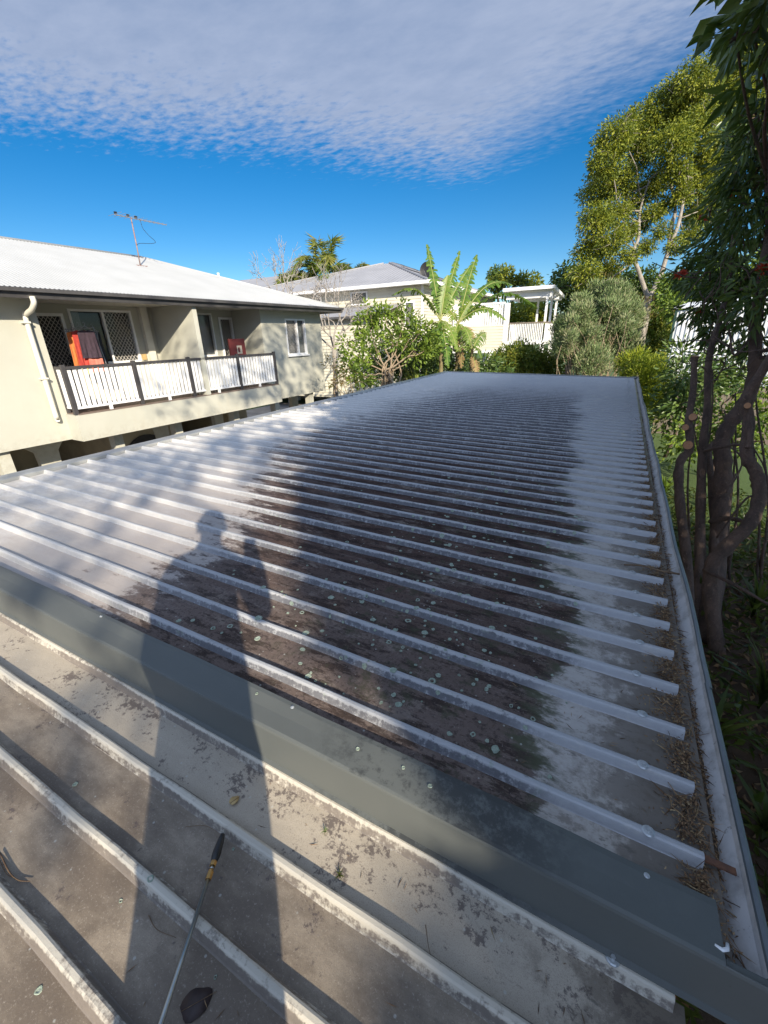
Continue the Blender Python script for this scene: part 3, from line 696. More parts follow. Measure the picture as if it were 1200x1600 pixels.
def door(u0, u1, z1, hside):
    f = frame('door', BW+.03, u0-.02, u1+.02, -.2, z1+.02, .06, 'white', .12)
    MB().box(BW-.06, BW-.05, u0+.03, u1-.03, -.19, z1-.03).build('door_leaf', MAT['dark_interior'], f)
    grille(f, BW-.02, u0+.04, u1-.04, -.18, z1-.04)
    u = u1-.07 if hside > 0 else u0+.07
    MB().box(BW+.03, BW+.036, u-.02, u+.02, .62, .86).bar((BW+.05, u, .76), (BW+.05, u-.11*hside, .76), .016, .016).build('door_handle', MAT['black'], f)
door(4.14, 4.84, zd, 1); door(9.12, 9.60, zd, -1)
f = frame('window', .02, 10.70, 11.68, .58, 1.68, .05, 'white', .1, 11.25)
MB().box(-.06, -.054, 10.75, 11.63, .63, 1.63).build('glass_pane', MAT['glass'], f)
MB().box(-.16, -.15, 10.72, 11.22, .6, 1.66).build('curtain', MAT['curtain'], f)
b = MB(); b.add([(-.14, 11.30, .6), (-.14, 11.66, .6), (-.14, 11.66, 1.66), (-.14, 11.28, 1.66), (-.14, 11.44, 1.1), (-.14, 11.42, .9)], [(0, 1, 2, 3, 4, 5)]); b.build('curtain', MAT['curtain'], f)
grille(f, -.02, 10.75, 11.225, .63, 1.63, .07, .008)
MB().box(.02, .07, 10.66, 11.72, .535, .578).build('sill', MAT['white'], f)
MB().box(BW+.001, BW+.05, 6.46, 6.56, .68, .82).build('meter_box', MAT['yellow_leaf'], apt)
# undercroft: columns with haunches, back wall, dark panel drawn as an arched opening
for u in (-3.2, -.6, 2.62, 4.78, 6.35, 8.3, 10.05, 11.85):
    b = MB(); b.box(-.35, -.12, u-.10, u+.10, GZ, ZB); b.build('column', MAT['cream'], apt)
for u, s in ((3.62, 1), (6.35, 1), (8.3, .8), (11.85, .8)):
    b = MB(); b.prism([(u-.55*s, ZB-.001), (u+.50*s, ZB-.001), (u+.24*s, ZB-.34*s), (u+.22*s, ZB-.75), (u-.16*s, ZB-.75), (u-.18*s, ZB-.34*s)], -1.12, -.96, lambda p, q, a: (a, p, q)); b.build('haunch', MAT['cream'], apt)
A('undercroft_wall', MAT['undercroft'], [(-4.6, -4.4, U0, U1, GZ, ZB)])
for bx in ((-4.4, -1.2, 5.2, 5.34, GZ, ZB), (-4.4, -1.6, 1.6, 1.74, GZ, ZB), (-4.4, -1.6, 9.2, 9.34, GZ, ZB)): A('cross_wall', MAT['undercroft'], [bx])
b = MB(); pts = [(5.55+.62*math.cos(t), -1.72+.56*math.sin(t)) for t in np.linspace(0, math.pi, 13)] + [(4.93, GZ+.03), (6.17, GZ+.03)]
b.prism(pts, -1.0, -.98, lambda p, q, a: (a, p+.35, q)); 
b.build('dark_arch_panel', MAT['dark_interior'], apt)  # solid panel, the darkness of an opening put into its colour
A('partition', MAT['undercroft'], [(-1.1, -1.002, 5.10, 6.9, GZ, ZB)])

# things on and about the building
LM = apt.matrix_basis if False else Matrix.Translation((-5.4, 0, 0)) @ Matrix.Rotation(-PH, 4, 'Z')
def loc(w, u, z): return LM @ Vector((w, u, z))
def atapt(name, w, u, z, label, cat, group=None):
    o = empty(name, loc(w, u, z), -PH); tag(o, label, cat, group); return o
ant = atapt('television_antenna', -2.5, 7.83, 3.07, 'rusty mast television antenna on the white roof ridge', 'antenna')
MB().tube([(0, 0, -.02), (0, .02, .55), (0, .03, 1.14)], [.017, .017, .015], 8).build('mast', MAT['rustpole'], ant, True)
MB().box(-.09, .09, -.16, .16, -.03, .012).build('base_plate', MAT['rustpole'], ant)
ab = MB().bar((.01, -.42, 1.135), (-.02, 1.10, 1.155), .022, .022).build('boom', MAT['metal'], ant)
for k in range(12):
    yy = -.40+.13*k; ll = .30-.017*k
    MB().tube([(-ll, yy, 1.15), (ll, yy, 1.15)], .0045, 5).build('element', MAT['metal'], ant)
for yy in (-.38, -.05, .17): MB().box(-.02, .03, yy-.03, yy+.03, 1.16, 1.205).build('clamp', MAT['black'], ant)
MB().tube(path([(.01, .28, 1.13), (.02, .30, .95), (.03, .42, .80), (.03, .60, .66), (.02, .45, .60), (.01, .12, .56), (.015, .02, .50)], 6), .006, 5).build('cable', MAT['black'], ant, True)
vp = atapt('roof_vent_pipe', -2.5, 10.52, 2.86, 'small white vent pipe standing on the white roof slope', 'pipe')
MB().tube([(0, 0, -.12), (0, 0, .26)], .035, 10).build('pipe', MAT['white'], vp, True); MB().tube([(0, 0, -.02), (0, 0, .015)], .075, 10).build('collar', MAT['metal'], vp, True)
MB().tube([(0, 0, .25), (0, 0, .285)], .045, 10).build('cap', MAT['white'], vp, True)
# clothes airer on the balcony
air = atapt('clothes_airer', -.55, 4.75, -.205, 'wire clothes airer hung with washing on the balcony by the screen door', 'clothes airer')
b = MB()
b.tube([(.16, -.22, 0), (-.06, -.18, 1.62)], .011, 6); b.tube([(.16, .42, 0), (-.06, .38, 1.66)], .011, 6); b.tube([(-.22, -.22, 0), (.04, -.18, 1.55)], .011, 6); b.tube([(-.22, .42, 0), (.04, .38, 1.55)], .011, 6)
b.tube([(-.06, -.2, 1.60), (-.06, .4, 1.64)], .011, 6); b.tube([(0, -.3, 1.56), (0, .45, 1.56)], .009, 6); b.build('frame', MAT['metal'], air)
def garment(name, x, y0, y1, ztop, zbot, mat, label, thick=.03, flare=.03, sleeve=False, hanger=True):
    o = atapt(name, -.55+x, 4.75, -.205, label, 'clothing', 'washing on the balcony airer')
    b = MB(); n = 9; rows = 10; V = []; 
    for i in range(rows+1):
        t = i/rows; z = ztop + (zbot-ztop)*t
        for k in range(n+1):
            s = k/n; y = (y0-flare*t) + (y1-y0+2*flare*t)*s
            if i == 0: z2 = z - .05*abs(s-.5)*2 - (.035 if .35 < s < .65 else 0)
            else: z2 = z
            V.append((thick*.5*math.sin(s*9+1+t)*t + .012*math.sin(s*23+t*4)*t, y, z2))
    F = [(i*(n+1)+k, i*(n+1)+k+1, (i+1)*(n+1)+k+1, (i+1)*(n+1)+k) for i in range(rows) for k in range(n)]
    b.add(V, F); g_ = b.build('cloth', MAT[mat], o); sm = g_.modifiers.new('thickness', 'SOLIDIFY'); sm.thickness = .012
    if hanger:
        yc = (y0+y1)/2
        MB().tube(path([(0, y0+.03, ztop-.03), (0, yc, ztop+.06), (0, y1-.03, ztop-.03)], 4), .006, 5).tube(path([(0, yc, ztop+.06), (0, yc+.02, ztop+.11), (0, yc, ztop+.14), (0, yc-.02, ztop+.12)], 3), .004, 5).build('hanger', MAT['metal'], o)
    return o
garment('hanging_shirt', .20, -.10, .24, 1.60, 1.02, 'plum_cloth', 'dark plum top on a hanger, nearest of the balcony washing')
garment('hanging_shirt', .12, -.18, .16, 1.60, .86, 'red_cloth', 'red top hung just behind the dark plum one on the balcony')
garment('hanging_shirt', .05, -.25, .04, 1.58, .84, 'orange_cloth', 'orange top at the left edge of the balcony washing')
garment('hanging_cloth', .15, .0, .28, 1.03, .72, 'pink_cloth', 'salmon pink cloth hanging low under the dark plum top', hanger=False)
garment('hanging_cloth', .02, -.08, .36, .93, .68, 'green_cloth', 'pale green and yellow cloth lowest on the balcony airer', hanger=False)
garment('hanging_trousers', -.20, .30, .56, 1.58, .74, 'navy_cloth', 'navy garment hung nearest the window glass on the balcony')
# maroon panel standing on the balcony behind the rail
pn = atapt('maroon_panel', .05, 8.55, -.205, 'maroon panel with a pale square print standing behind the right balcony rail', 'panel')
bevel(MB().box(-.03, .03, -.27, .29, .62, 1.33).build('board', MAT['maroon'], pn), .01)
MB().box(.031, .034, -.03, .15, .93, 1.15).build('square_print', MAT['khaki'], pn)
MB().box(.0345, .036, .00, .07, .97, 1.10).build('print_mark', MAT['maroon'], pn)
b = MB(); b.bar((0, -.2, 0), (0, -.2, .62), .03, .03); b.bar((0, .2, 0), (0, .2, .62), .03, .03); b.build('stand', MAT['twig'], pn)
MB().box(-.25, .031, -.27, .29, .52, .618).build('shelf', MAT['twig'], pn)
# drying rack like ladder stored in the undercroft
ld = atapt('stepladder', -1.5, 2.95, GZ+.02, 'grey stepladder stored in the dark under the building', 'ladder')
b = MB()
for y in (-.22, .22): b.bar((0, y, 0), (-.35, y*.8, 1.75), .05, .03)
b.build('side_rail', MAT['metal'], ld)
for k in range(6): MB().bar((-.06*k-.02, -.22+.007*k, .25+.27*k), (-.06*k-.02, .22-.007*k, .25+.27*k), .08, .03).build('step', MAT['metal'], ld)

# ------------------------------------------------------------------ weatherboard house behind
hs = empty('weatherboard_house', (-4.75, 21.3, 0), R(-1.0))
tag(hs, 'cream weatherboard house on stumps with grey hipped roof and white slatted deck end', 'house')
# local: x to the right (east), y back; front wall y=0 from x=-15..0; side wall x=0, y 0..14
FZ, EV = .55, 3.42
def Hh(name, mat, boxes, parent=None):
    b = MB()
    for bx in boxes: b.box(*bx)
    return b.build(name, mat, parent or hs)
Hh('wall_core', MAT['boards'], [(-15, 0, .0, 13, FZ, EV)])
def boards(x0, x1, y, z0, z1, axis, parent, n_gap=.15):
    z = z0
    while z < z1-.02:
        zz = min(z+n_gap, z1)
        if axis == 'x': p = [(x0, y, z), (x0, y-.034, z), (x0, y-.006, zz), (x0, y, zz)]; MB().prism([(q[1], q[2]) for q in p], x0, x1, lambda a, b_, c: (c, a, b_)).build('weatherboard', MAT['boards'], parent)
        else: MB().prism([(y, z), (y+.034, z), (y+.006, zz), (y, zz)], x0, x1, lambda a, b_, c: (a, c, b_)).build('weatherboard', MAT['boards'], parent)
        z = zz
boards(-15, .03, -.001, FZ, EV, 'x', hs); boards(0, 13, .001, FZ, EV, 'y', hs)
Hh('corner_board', MAT['white'], [(-.05, .045, -.045, .05, FZ, EV)])
RZ2 = 5.2
ov = .55
corr_roof('roof_slope', MAT['roof_grey'], (-15.5, -ov, EV+.10), (ov, -ov, EV+.10), (-4.6, 4.4, RZ2), (-4.2, 4.4, RZ2), hs, .25, .012)
corr_roof('roof_slope', MAT['roof_grey'], (ov, -ov, EV+.10), (ov, 13.5, EV+.10), (-4.2, 4.4, RZ2), (-4.2, 8.8, RZ2), hs, .25, .012)
corr_roof('roof_slope', MAT['roof_grey'], (ov, 13.5, EV+.10), (-15.5, 13.5, EV+.10), (-4.2, 8.8, RZ2), (-4.6, 8.8, RZ2), hs, .25, .012)
MB().tube([(ov, -ov, EV+.12), (-4.2, 4.4, RZ2+.02)], .06, 6).build('hip_cap', MAT['roof_grey'], hs)
MB().tube([(-15.5, -ov, EV+.12), (-4.6, 4.4, RZ2+.02)], .06, 6).build('hip_cap', MAT['roof_grey'], hs)
Hh('eave_soffit', MAT['white'], [(-15.4, ov-.05, -ov+.05, 0.0, EV-.01, EV+.02), (.05, ov-.05, 0.0, 13.4, EV-.01, EV+.02)])
Hh('fascia_gutter', MAT['white'], [(-15.6, ov+.12, -ov-.12, -ov, EV-.03, EV+.12), (ov, ov+.12, -ov, 13.6, EV-.03, EV+.12)])
MB().tube(path([(-6.3, -.68, EV), (-6.3, -.5, EV-.15), (-6.3, -.10, EV-.3), (-6.3, -.09, EV-1.4)], 3), .05, 8).build('downpipe', MAT['white'], hs, True)
# lean-to roof along the front
b = MB(); b.add([(-14, -2.6, 1.98), (-1.2, -2.6, 1.98), (-1.2, -.04, 2.56), (-14, -.04, 2.56), (-14, -2.6, 2.03), (-1.2, -2.6, 2.03), (-1.2, -.04, 2.61), (-14, -.04, 2.61)], [(0, 3, 2, 1), (4, 5, 6, 7), (0, 1, 5, 4), (1, 2, 6, 5), (2, 3, 7, 6), (3, 0, 4, 7)]); b.build('lean_to_roof', MAT['roof_grey'], hs)
Hh('lean_to_gutter', MAT['gutter_dark'], [(-14.1, -1.1, -2.72, -2.61, 1.92, 2.02)])
Hh('lean_to_wall', MAT['boards'], [(-14, -1.4, -2.3, -.05, -2.0, 1.95)])
boards(-14, -1.4, -2.301, -1.9, 1.95, 'x', hs, .16)
for x in (-13.6, -10.5, -7.5, -4.5, -1.6): Hh('stump', MAT['white'], [(x-.08, x+.08, -2.2, -2.0, GZ, -2.0)])
for x in (-13, -9, -5, -.3):
    for y in (.3, 4.5, 9, 12.6): Hh('stump', MAT['white'], [(x-.09, x+.09, y-.09, y+.09, GZ, FZ)])
# window on the front wall
f = Hh('window', MAT['white'], [(-4.3, -4.22, -.06, -.02, 2.66, 3.34), (-3.3, -3.22, -.06, -.02, 2.66, 3.34), (-4.22, -3.3, -.06, -.02, 3.26, 3.34), (-4.22, -3.3, -.06, -.02, 2.66, 2.74)])
Hh('glass_pane', MAT['glass'], [(-4.22, -3.3, -.05, -.045, 2.74, 3.26)], f)
f = Hh('window', MAT['white'], [(-1.0, -.92, -.07, -.035, 1.5, 2.7), (-.5, -.42, -.07, -.035, 1.5, 2.7), (-.92, -.5, -.07, -.035, 2.62, 2.7), (-.92, -.5, -.07, -.035, 1.5, 1.58)])
Hh('glass_pane', MAT['glass'], [(-.92, -.5, -.06, -.05, 1.58, 2.62)], f)
# dark void behind stumps
Hh('understorey_screen', MAT['undercroft'], [(-14, -.5, 1.0, 1.1, GZ, FZ-.02)])
# slatted wing and deck at the right rear
DX0, DX1, DX2, DY = 1.15, 3.45, 5.45, 4.2
Hh('wing_wall', MAT['boards'], [(.06, DX1, DY, DY+3.4, .12, 1.48)])
boards(.06, DX1, DY-.001, .12, 1.48, 'x', hs, .16)
Hh('wing_bearer', MAT['white'], [(.06, DX1+.02, DY-.05, DY+.12, -.02, .119)])
k = .12
while k < DX1-.3:
    Hh('screen_slat', MAT['white'], [(k, k+.085, DY+.02, DY+.05, 1.485, 2.55)]); k += .13
Hh('screen_post', MAT['white'], [(DX1-.28, DX1, DY-.03, DY+.09, .12, 2.58)])
Hh('screen_rail', MAT['white'], [(.06, DX1-.285, DY-.01, DY+.1, 2.552, 2.65)])
Hh('deck_floor', MAT['white'], [(DX1+.02, DX2, DY-.05, DY+3.4, .42, .60)])
k = DX1+.08
while k < DX2-.1:
    Hh('picket', MAT['white'], [(k, k+.05, DY, DY+.03, .605, 1.50)]); k += .092
Hh('deck_rail', MAT['dusty_wood'], [(DX1+.005, DX2, DY-.03, DY+.08, 1.503, 1.56)])
k = DY+.1
while k < DY+3.2:
    Hh('picket', MAT['white'], [(DX2-.05, DX2-.02, k, k+.05, .605, 1.50)]); k += .095
Hh('deck_rail', MAT['dusty_wood'], [(DX2-.08, DX2+.02, DY+.085, DY+3.4, 1.503, 1.56)])
for (x, y) in ((DX2-.06, DY+.02), (DX2-.06, DY+1.5), (DX2-.06, DY+3.2), (DX1+.9, DY+3.2)):
    Hh('deck_post', MAT['white'], [(x-.055, x+.055, y-.055, y+.055, 1.565, 3.02), ])
for (x, y) in ((DX2-.1, DY+.1), (DX1-1.0, DY+.1), (DX1+.1, DY+.1), (DX2-.1, DY+3.1), (.4, DY+.1)):
    Hh('stump', MAT['white'], [(x-.10, x+.10, y-.10, y+.10, GZ, .10 if x < DX1 else .415)])
b = MB(); b.hexa([(DX1-.35, DY-.45, 3.12), (DX2+.3, DY-.45, 3.12), (DX2+.3, DY+3.7, 2.86), (DX1-.35, DY+3.7, 2.86), (DX1-.35, DY-.45, 3.28), (DX2+.3, DY-.45, 3.28), (DX2+.3, DY+3.7, 3.02), (DX1-.35, DY+3.7, 3.02)]); b.build('deck_roof', MAT['white'], hs)
for y in (DY+.02, DY+1.1, DY+2.2, DY+3.2): Hh('deck_rafter', MAT['white'], [(DX1-.3, DX2+.2, y-.03, y+.03, 2.74, 3.06-.063*(y-DY+.45))])
# roof fittings
vt = empty('roof_vent', tuple(Vector((-4.75, 21.3, 0)) + Vector((-2.3, 6.4, 4.62)))); tag(vt, 'round white whirling vent on the grey house roof', 'vent')
MB().tube([(0, 0, -.1), (0, 0, .22)], .14, 12).build('neck', MAT['metal'], vt, True)
MB().tube([(0, 0, .22), (0, 0, .30), (0, 0, .45), (0, 0, .55)], [.16, .25, .24, .08], 14).build('hood', MAT['white'], vt, True)
dsh = empty('satellite_dish', tuple(Vector((-4.75, 21.3, 0)) + Vector((-.75, 2.4, 3.72)))); tag(dsh, 'dark round satellite dish on the corner of the grey house roof', 'satellite dish')
b = MB(); n = 20
ring = [(0, 0, 0)]; b.v.append((0, .06, .62))
for rr, dy in ((.2, .04), (.36, -.02), (.42, -.05)):
    for k in range(n): a = 2*math.pi*k/n; b.v.append((rr*math.cos(a), dy, .62+rr*math.sin(a)))
for k in range(n):
    b.f.append((0, 1+k, 1+(k+1) % n))
    for j in range(2): b.f.append((1+j*n+k, 1+(j+1)*n+k, 1+(j+1)*n+(k+1) % n, 1+j*n+(k+1) % n))
o = b.build('dish', MAT['black'], dsh); sm = o.modifiers.new('t', 'SOLIDIFY'); sm.thickness = .02
MB().tube([(0, .08, -.1), (0, .08, .62)], .03, 8).build('mount', MAT['metal'], dsh)
MB().tube([(0, -.05, .25), (0, -.40, .55)], .015, 6).build('feed_arm', MAT['metal'], dsh)
for k in range(4):
    sp = empty('solar_panel', (0, 0, 0)); tag(sp, ['solar panel on the house roof nearest the ridge', 'second solar panel down from the house ridge', 'third solar panel down from the house ridge', 'solar panel on the house roof nearest the eave'][k], 'solar panel', 'solar panels on the grey roof')
    sp.location = Vector((-4.75, 21.3, 0)) + Vector((-3.75+.86*k, 4.0, 5.09-.353*.86*k)); sp.rotation_euler = (0, math.atan2(1.68, 4.75), R(-1))
    bevel(MB().box(0, .82, 0, 1.6, .05, .09).build('panel', MAT['glass'] if False else MAT['dark_interior'], sp), .004)
    MB().box(-.012, -.001, 0, 1.6, .04, .10).box(.821, .832, 0, 1.6, .04, .10).box(-.012, .832, -.012, -.001, .04, .10).build('panel_frame', MAT['metal'], sp)
# far grey roof behind the apartments
fh = empty('far_house', tuple(at(395, 520, 33)*np.array((1, 1, 0))), 0); tag(fh, 'grey roofed house far behind the white apartment roof', 'house')
zt_ = at(370, 433, 33)[2]
MB().hexa([(-6, 0, GZ), (7, 0, GZ), (7, 7, GZ), (-6, 7, GZ), (-6, 0, zt_-1.6), (7, 0, zt_-1.6), (7, 7, zt_-1.6), (-6, 7, zt_-1.6)]).build('wall', MAT['boards'], fh)
MB().add([(-6.4, -.4, zt_-1.6), (7.4, -.4, zt_-1.6), (7.4, 7.4, zt_-1.6), (-6.4, 7.4, zt_-1.6), (-4, 3.5, zt_+.15), (3.4, 3.5, zt_+.15)], [(0, 1, 5, 4), (1, 2, 5), (2, 3, 4, 5), (3, 0, 4), (0, 3, 2, 1)]).build('roof', MAT['roof_grey'], fh)

# ------------------------------------------------------------------ ribbed white shed at right
p0 = at(1043, 560, 15.5); sh = empty('garden_shed', (p0[0], p0[1], GZ), R(-14)); tag(sh, 'white ribbed metal shed with dark green corner, behind the right-hand trees', 'shed')
b = MB(); k = 0
z1 = at(1043, 487, 15.5)[2]-GZ
nrib = 26
for i in range(nrib):
    x = i*.14
    pts = [(x, 0), (x+.08, 0), (x+.09, -.025), (x+.13, -.025), (x+.14, 0)]
    for a, c in zip(pts[:-1], pts[1:]): b.add([(a[0], a[1], 1.9), (c[0], c[1], 1.9), (c[0], c[1], z1+c[0]*.02), (a[0], a[1], z1+a[0]*.02)], [(0, 1, 2, 3)])
b.build('ribbed_wall', MAT['shed_white'], sh)
MB().box(-.07, -.001, -.05, .03, 0, z1+.05).build('corner_trim', MAT['green_paint'], sh)
MB().box(-.05, 3.7, .05, 2.4, 0, 1.9).build('lower_wall', MAT['dusty_wood'], sh)
MB().box(-.04, .001, .031, 2.5, 0, z1-.25).build('side_wall', MAT['green_paint'], sh)
MB().hexa([(-.12, -.12, z1+.06), (3.9, -.12, z1+.14), (3.9, 2.6, z1+.4), (-.12, 2.6, z1+.32), (-.12, -.12, z1+.10), (3.9, -.12, z1+.18), (3.9, 2.6, z1+.44), (-.12, 2.6, z1+.36)]).build('roof', MAT['shed_white'], sh)

# ------------------------------------------------------------------ vegetation
def plant(name, loc_, label, cat, group=None):
    o = empty(name, tuple(loc_)); tag(o, label, cat, group); return o
def add_leaves(root, name, data, L, Wd, mat, fold=.25):
    C, D, V = data; me = leaf_mesh(name, C - np.array(root.location), D, L*(.7+.6*rng.random(len(C))), Wd*(.7+.6*rng.random(len(C))), MAT[mat], fold, V)
    return link(name, me, root)
def shift(b, root):
    o = np.array(root.location); b.v = [tuple(np.array(v)-o) for v in b.v]; return b
def pxblobs(lst, jit=.0):
    out = []
    for t in lst:
        px, py, r, D = t[:4]; c = at(px, py, D + rng.uniform(-jit, jit)); out.append((c, r*D/FPX))
    return out

# tall gum
gb = at(1012, 475, 22); groot = plant('gum_tree', (gb[0], gb[1], GZ), 'tall gum tree with forked pale trunk and sunlit olive crown', 'tree')
GB = [(1085,130,36,22),(1040,165,34,22),(1000,195,36,22),(962,215,30,22),(945,255,28,22),(1000,245,28,22),(1050,225,32,22),(1095,200,36,22),(935,300,30,22),(970,285,28,22),(930,345,28,22),(960,335,24,22),(922,390,28,22),(955,380,24,22),(915,430,24,22),(945,425,22,22),(1085,290,30,22),(1110,250,34,22),(1025,285,24,22),(1020,335,18,22),(1105,330,30,22),(1060,270,22,22),(1010,385,14,22),(1080,365,18,22),(1130,150,38,22),(1140,230,40,22),(1155,110,38,22),(1120,290,30,22),(1015,215,26,23),(1070,180,30,23),(985,320,18,23),(1180,170,40,22),(1180,80,36,22),(1008,300,18,22.5),(1042,320,17,22.5),(1068,305,16,22.6),(1000,352,15,22.4),(978,360,16,22.5),(1085,335,20,22.3),(1035,360,13,22.6),(985,400,14,22.5),(1055,385,13,22.6)]
gblobs = pxblobs(GB, 1.6)
b = MB(); fork = at(1013, 468, 22)
b.tube(path([(gb[0]+.1, gb[1], GZ), (gb[0], gb[1], (GZ+fork[2])/2), fork], 4), np.linspace(.30, .20, 9), 10)
s1 = path([fork, at(1000, 430, 22), at(990, 395, 22), at(998, 370, 22), at(1000, 330, 22.3), at(1015, 280, 22.5)], 5); b.tube(s1, np.linspace(.12, .04, len(s1)), 9)
s2 = path([fork, at(1032, 430, 22), at(1045, 390, 21.8), at(1060, 350, 21.6), at(1068, 310, 21.6), at(1075, 250, 22), at(1080, 190, 22)], 5); b.tube(s2, np.linspace(.13, .04, len(s2)), 9)
s3 = path([at(1045, 390, 21.8), at(1050, 350, 22), at(1055, 325, 22.3), at(1045, 270, 22.4)], 4); b.tube(s3, np.linspace(.13, .05, len(s3)), 7)
nodes_ = np.concatenate([s1[8:], s2[8:], s3[3:]])
for c, r in gblobs:
    j = np.argmin(np.linalg.norm(nodes_ - c, axis=1) + .5*rng.random(len(nodes_))); limb(b, nodes_[j], c, .045, .015, .10, 6, 6)
    for q in range(7): limb(b, c, c+unit(1)[0]*r*1.1, .024, .007, .12, 5, 4)
shift(b, groot).build('trunk', MAT['bark_pale'], groot, True)
add_leaves(groot, 'crown', blob_leaves([(c, r*.9) for c, r in gblobs], 4200, 16, .24, .45, .4, .2), .135, .06, 'leaf_gum')

# dark overhanging tree on the right, several stems, cut stubs
tb = np.array((6.35, 5.2, GZ)); troot = plant('multi_stem_tree', tb, 'dark multi-stemmed tree with cut stubs overhanging the right gutter', 'tree')
def gp(px, py, D): return at(px, py, D)
b = MB()
stems = [
 ([(6.25, 4.9, GZ), gp(1120, 880, 6.0), gp(1125, 800, 5.9), gp(1130, 730, 5.8), gp(1128, 690, 5.8), gp(1145, 655, 5.7), gp(1172, 615, 5.6), gp(1180, 560, 5.5), gp(1180, 500, 5.5), gp(1190, 440, 5.4), gp(1205, 330, 5.3), gp(1190, 200, 5.4)], .15, .055),
 ([(6.05, 4.8, GZ), gp(1075, 900, 5.8), gp(1062, 780, 5.7), gp(1062, 725, 5.7), gp(1078, 700, 5.7), gp(1076, 660, 5.7), gp(1083, 610, 5.7), gp(1085, 562, 5.7)], .085, .045),
 ([(6.15, 5.0, GZ), gp(1092, 900, 6.0), gp(1095, 780, 6.0), gp(1098, 700, 6.0), gp(1105, 640, 6.0), gp(1108, 560, 6.0), gp(1125, 500, 6.0), gp(1140, 430, 6.1), gp(1150, 330, 6.2)], .085, .03),
 ([(6.35, 4.6, GZ), gp(1110, 900, 5.0), gp(1135, 855, 4.9), gp(1170, 820, 4.8), gp(1186, 780, 4.8), gp(1182, 740, 4.8), gp(1166, 710, 4.8), gp(1170, 660, 4.8), gp(1165, 625, 4.8), gp(1185, 590, 4.7), gp(1215, 540, 4.6), gp(1260, 440, 4.6)], .10, .05),
 ([gp(1118, 870, 5.9), gp(1112, 760, 6.1), gp(1108, 700, 6.3), gp(1130, 690, 6.3), gp(1160, 640, 6.3), gp(1180, 600, 6.3)], .06, .03),
 ([gp(1100, 705, 5.9), gp(1120, 700, 5.6), gp(1150, 695, 5.3), gp(1170, 698, 5.0)], .028, .022),
 ([gp(1168, 630, 4.8), gp(1172, 680, 4.7), gp(1168, 700, 4.7)], .03, .03),
 ([gp(1110, 815, 5.9), gp(1140, 810, 5.6), gp(1172, 818, 5.2)], .04, .03),
 ([gp(1100, 890, 5.0), gp(1150, 915, 4.6), gp(1210, 950, 4.3)], .03, .015),
 ([gp(1130, 690, 5.8), gp(1160, 720, 5.4), gp(1135, 770, 5.2), gp(1150, 740, 5.2)], .014, .010),
 ([gp(1185, 780, 4.8), gp(1165, 780, 4.9), gp(1120, 840, 5.2)], .016, .012),
 ([gp(1190, 500, 5.5), gp(1150, 555, 5.4), gp(1140, 520, 5.4), gp(1130, 470, 5.6)], .02, .01),
 ([gp(1205, 545, 4.8), gp(1150, 548, 5.2), gp(1110, 520, 5.6)], .012, .008),
]
for pts, r0, r1 in stems:
    r0, r1 = r0*.84, r1*.84; p = path(pts, 6); rr = np.linspace(r0, r1, len(p))*(1+.07*np.sin(np.arange(len(p))*1.7)+.05*rng.normal(size=len(p))); b.tube(p, rr, 10)
shift(b, troot).build('trunk', MAT['bark_dark'], troot, True)
for (px, py, D, r, dx) in ((1085, 561, 5.7, .046, (0, -.1, 1)), (1083, 652, 5.62, .05, (-.3, -1, .3)), (1073, 668, 5.62, .045, (-.6, -1, .2)), (1075, 695, 5.58, .06, (-.1, -1, .1)), (1167, 634, 4.72, .035, (-.1, -1, .2))):
    c = at(px, py, D)-tb; d = np.array(dx)/np.linalg.norm(dx)
    MB().tube([c-d*.04, c+d*.035], r, 12).build('cut_stub', MAT['bark_dark'], troot, False)
    MB().tube([c+d*.0355, c+d*.038], r*.92, 12).build('cut_face', MAT['cut_wood'], troot, False)
TBL = [(1165,190,26,6),(1150,270,30,6.4),(1185,120,20,5),(1175,35,30,3.6),(1205,15,40,3.6),(1150,60,10,3.6),(1205,75,16,4),(1200,175,38,5),(1190,240,42,5.4),(1165,290,44,5.8),(1195,330,60,5.2),(1150,350,40,6.2),(1120,385,38,6.8),(1165,410,50,6),(1100,430,36,7),(1075,420,22,7.4),(1135,455,38,6.6),(1185,470,46,5.6),(1095,490,30,7),(1125,520,30,6.8),(1175,540,26,5.8),(1110,330,18,7),(1160,215,30,6)]
tblobs = pxblobs(TBL, .35)
TB_extra = [((8.2, 4.2, 2.6), 1.5), ((9.4, 6.0, 3.0), 1.6), ((8.0, 7.5, 2.2), 1.2), ((7.4, 3.0, 2.2), 1.1), ((9.2, 3.2, 3.8), 1.4), ((8.0, 9.0, 2.6), 1.0), ((8.6, 1.4, 3.2), 1.4), ((7.6, .9, 2.5), .9)]
b = MB(); src = path(stems[0][0], 6)[30:]
for c, r in tblobs + TB_extra:
    c = np.array(c); j = np.argmin(np.linalg.norm(src-c, axis=1)); limb(b, src[j], c, .024, .010, .04, 7, 6)
    for q in range(5): limb(b, c, c+unit(1)[0]*r*.9, .012, .005, .12, 4, 4)
for k in range(34):      # bare tangled twigs among the stems
    p0_ = at(rng.uniform(1085, 1200), rng.uniform(420, 620), rng.uniform(5.0, 6.4)); limb(b, p0_, p0_+rng.normal(size=3)*np.array((.35, .35, .3)), .010, .004, .14, 7, 5)
for k in range(9):       # thin straight suckers behind the main stems
    px_ = rng.uniform(1065, 1195); p0_ = at(px_, rng.uniform(880, 920), 6.4); p1_ = at(px_+rng.uniform(-25, 25), rng.uniform(560, 720), 6.4); limb(b, p0_, p1_, .022, .010, .04, 8, 6)
shift(b, troot).build('branches', MAT['bark_dark'], troot, True)
dat = blob_leaves(tblobs, 1900, 11, .17, .9, .5, .15); add_leaves(troot, 'crown', dat, .165, .046, 'leaf_dark', .18)
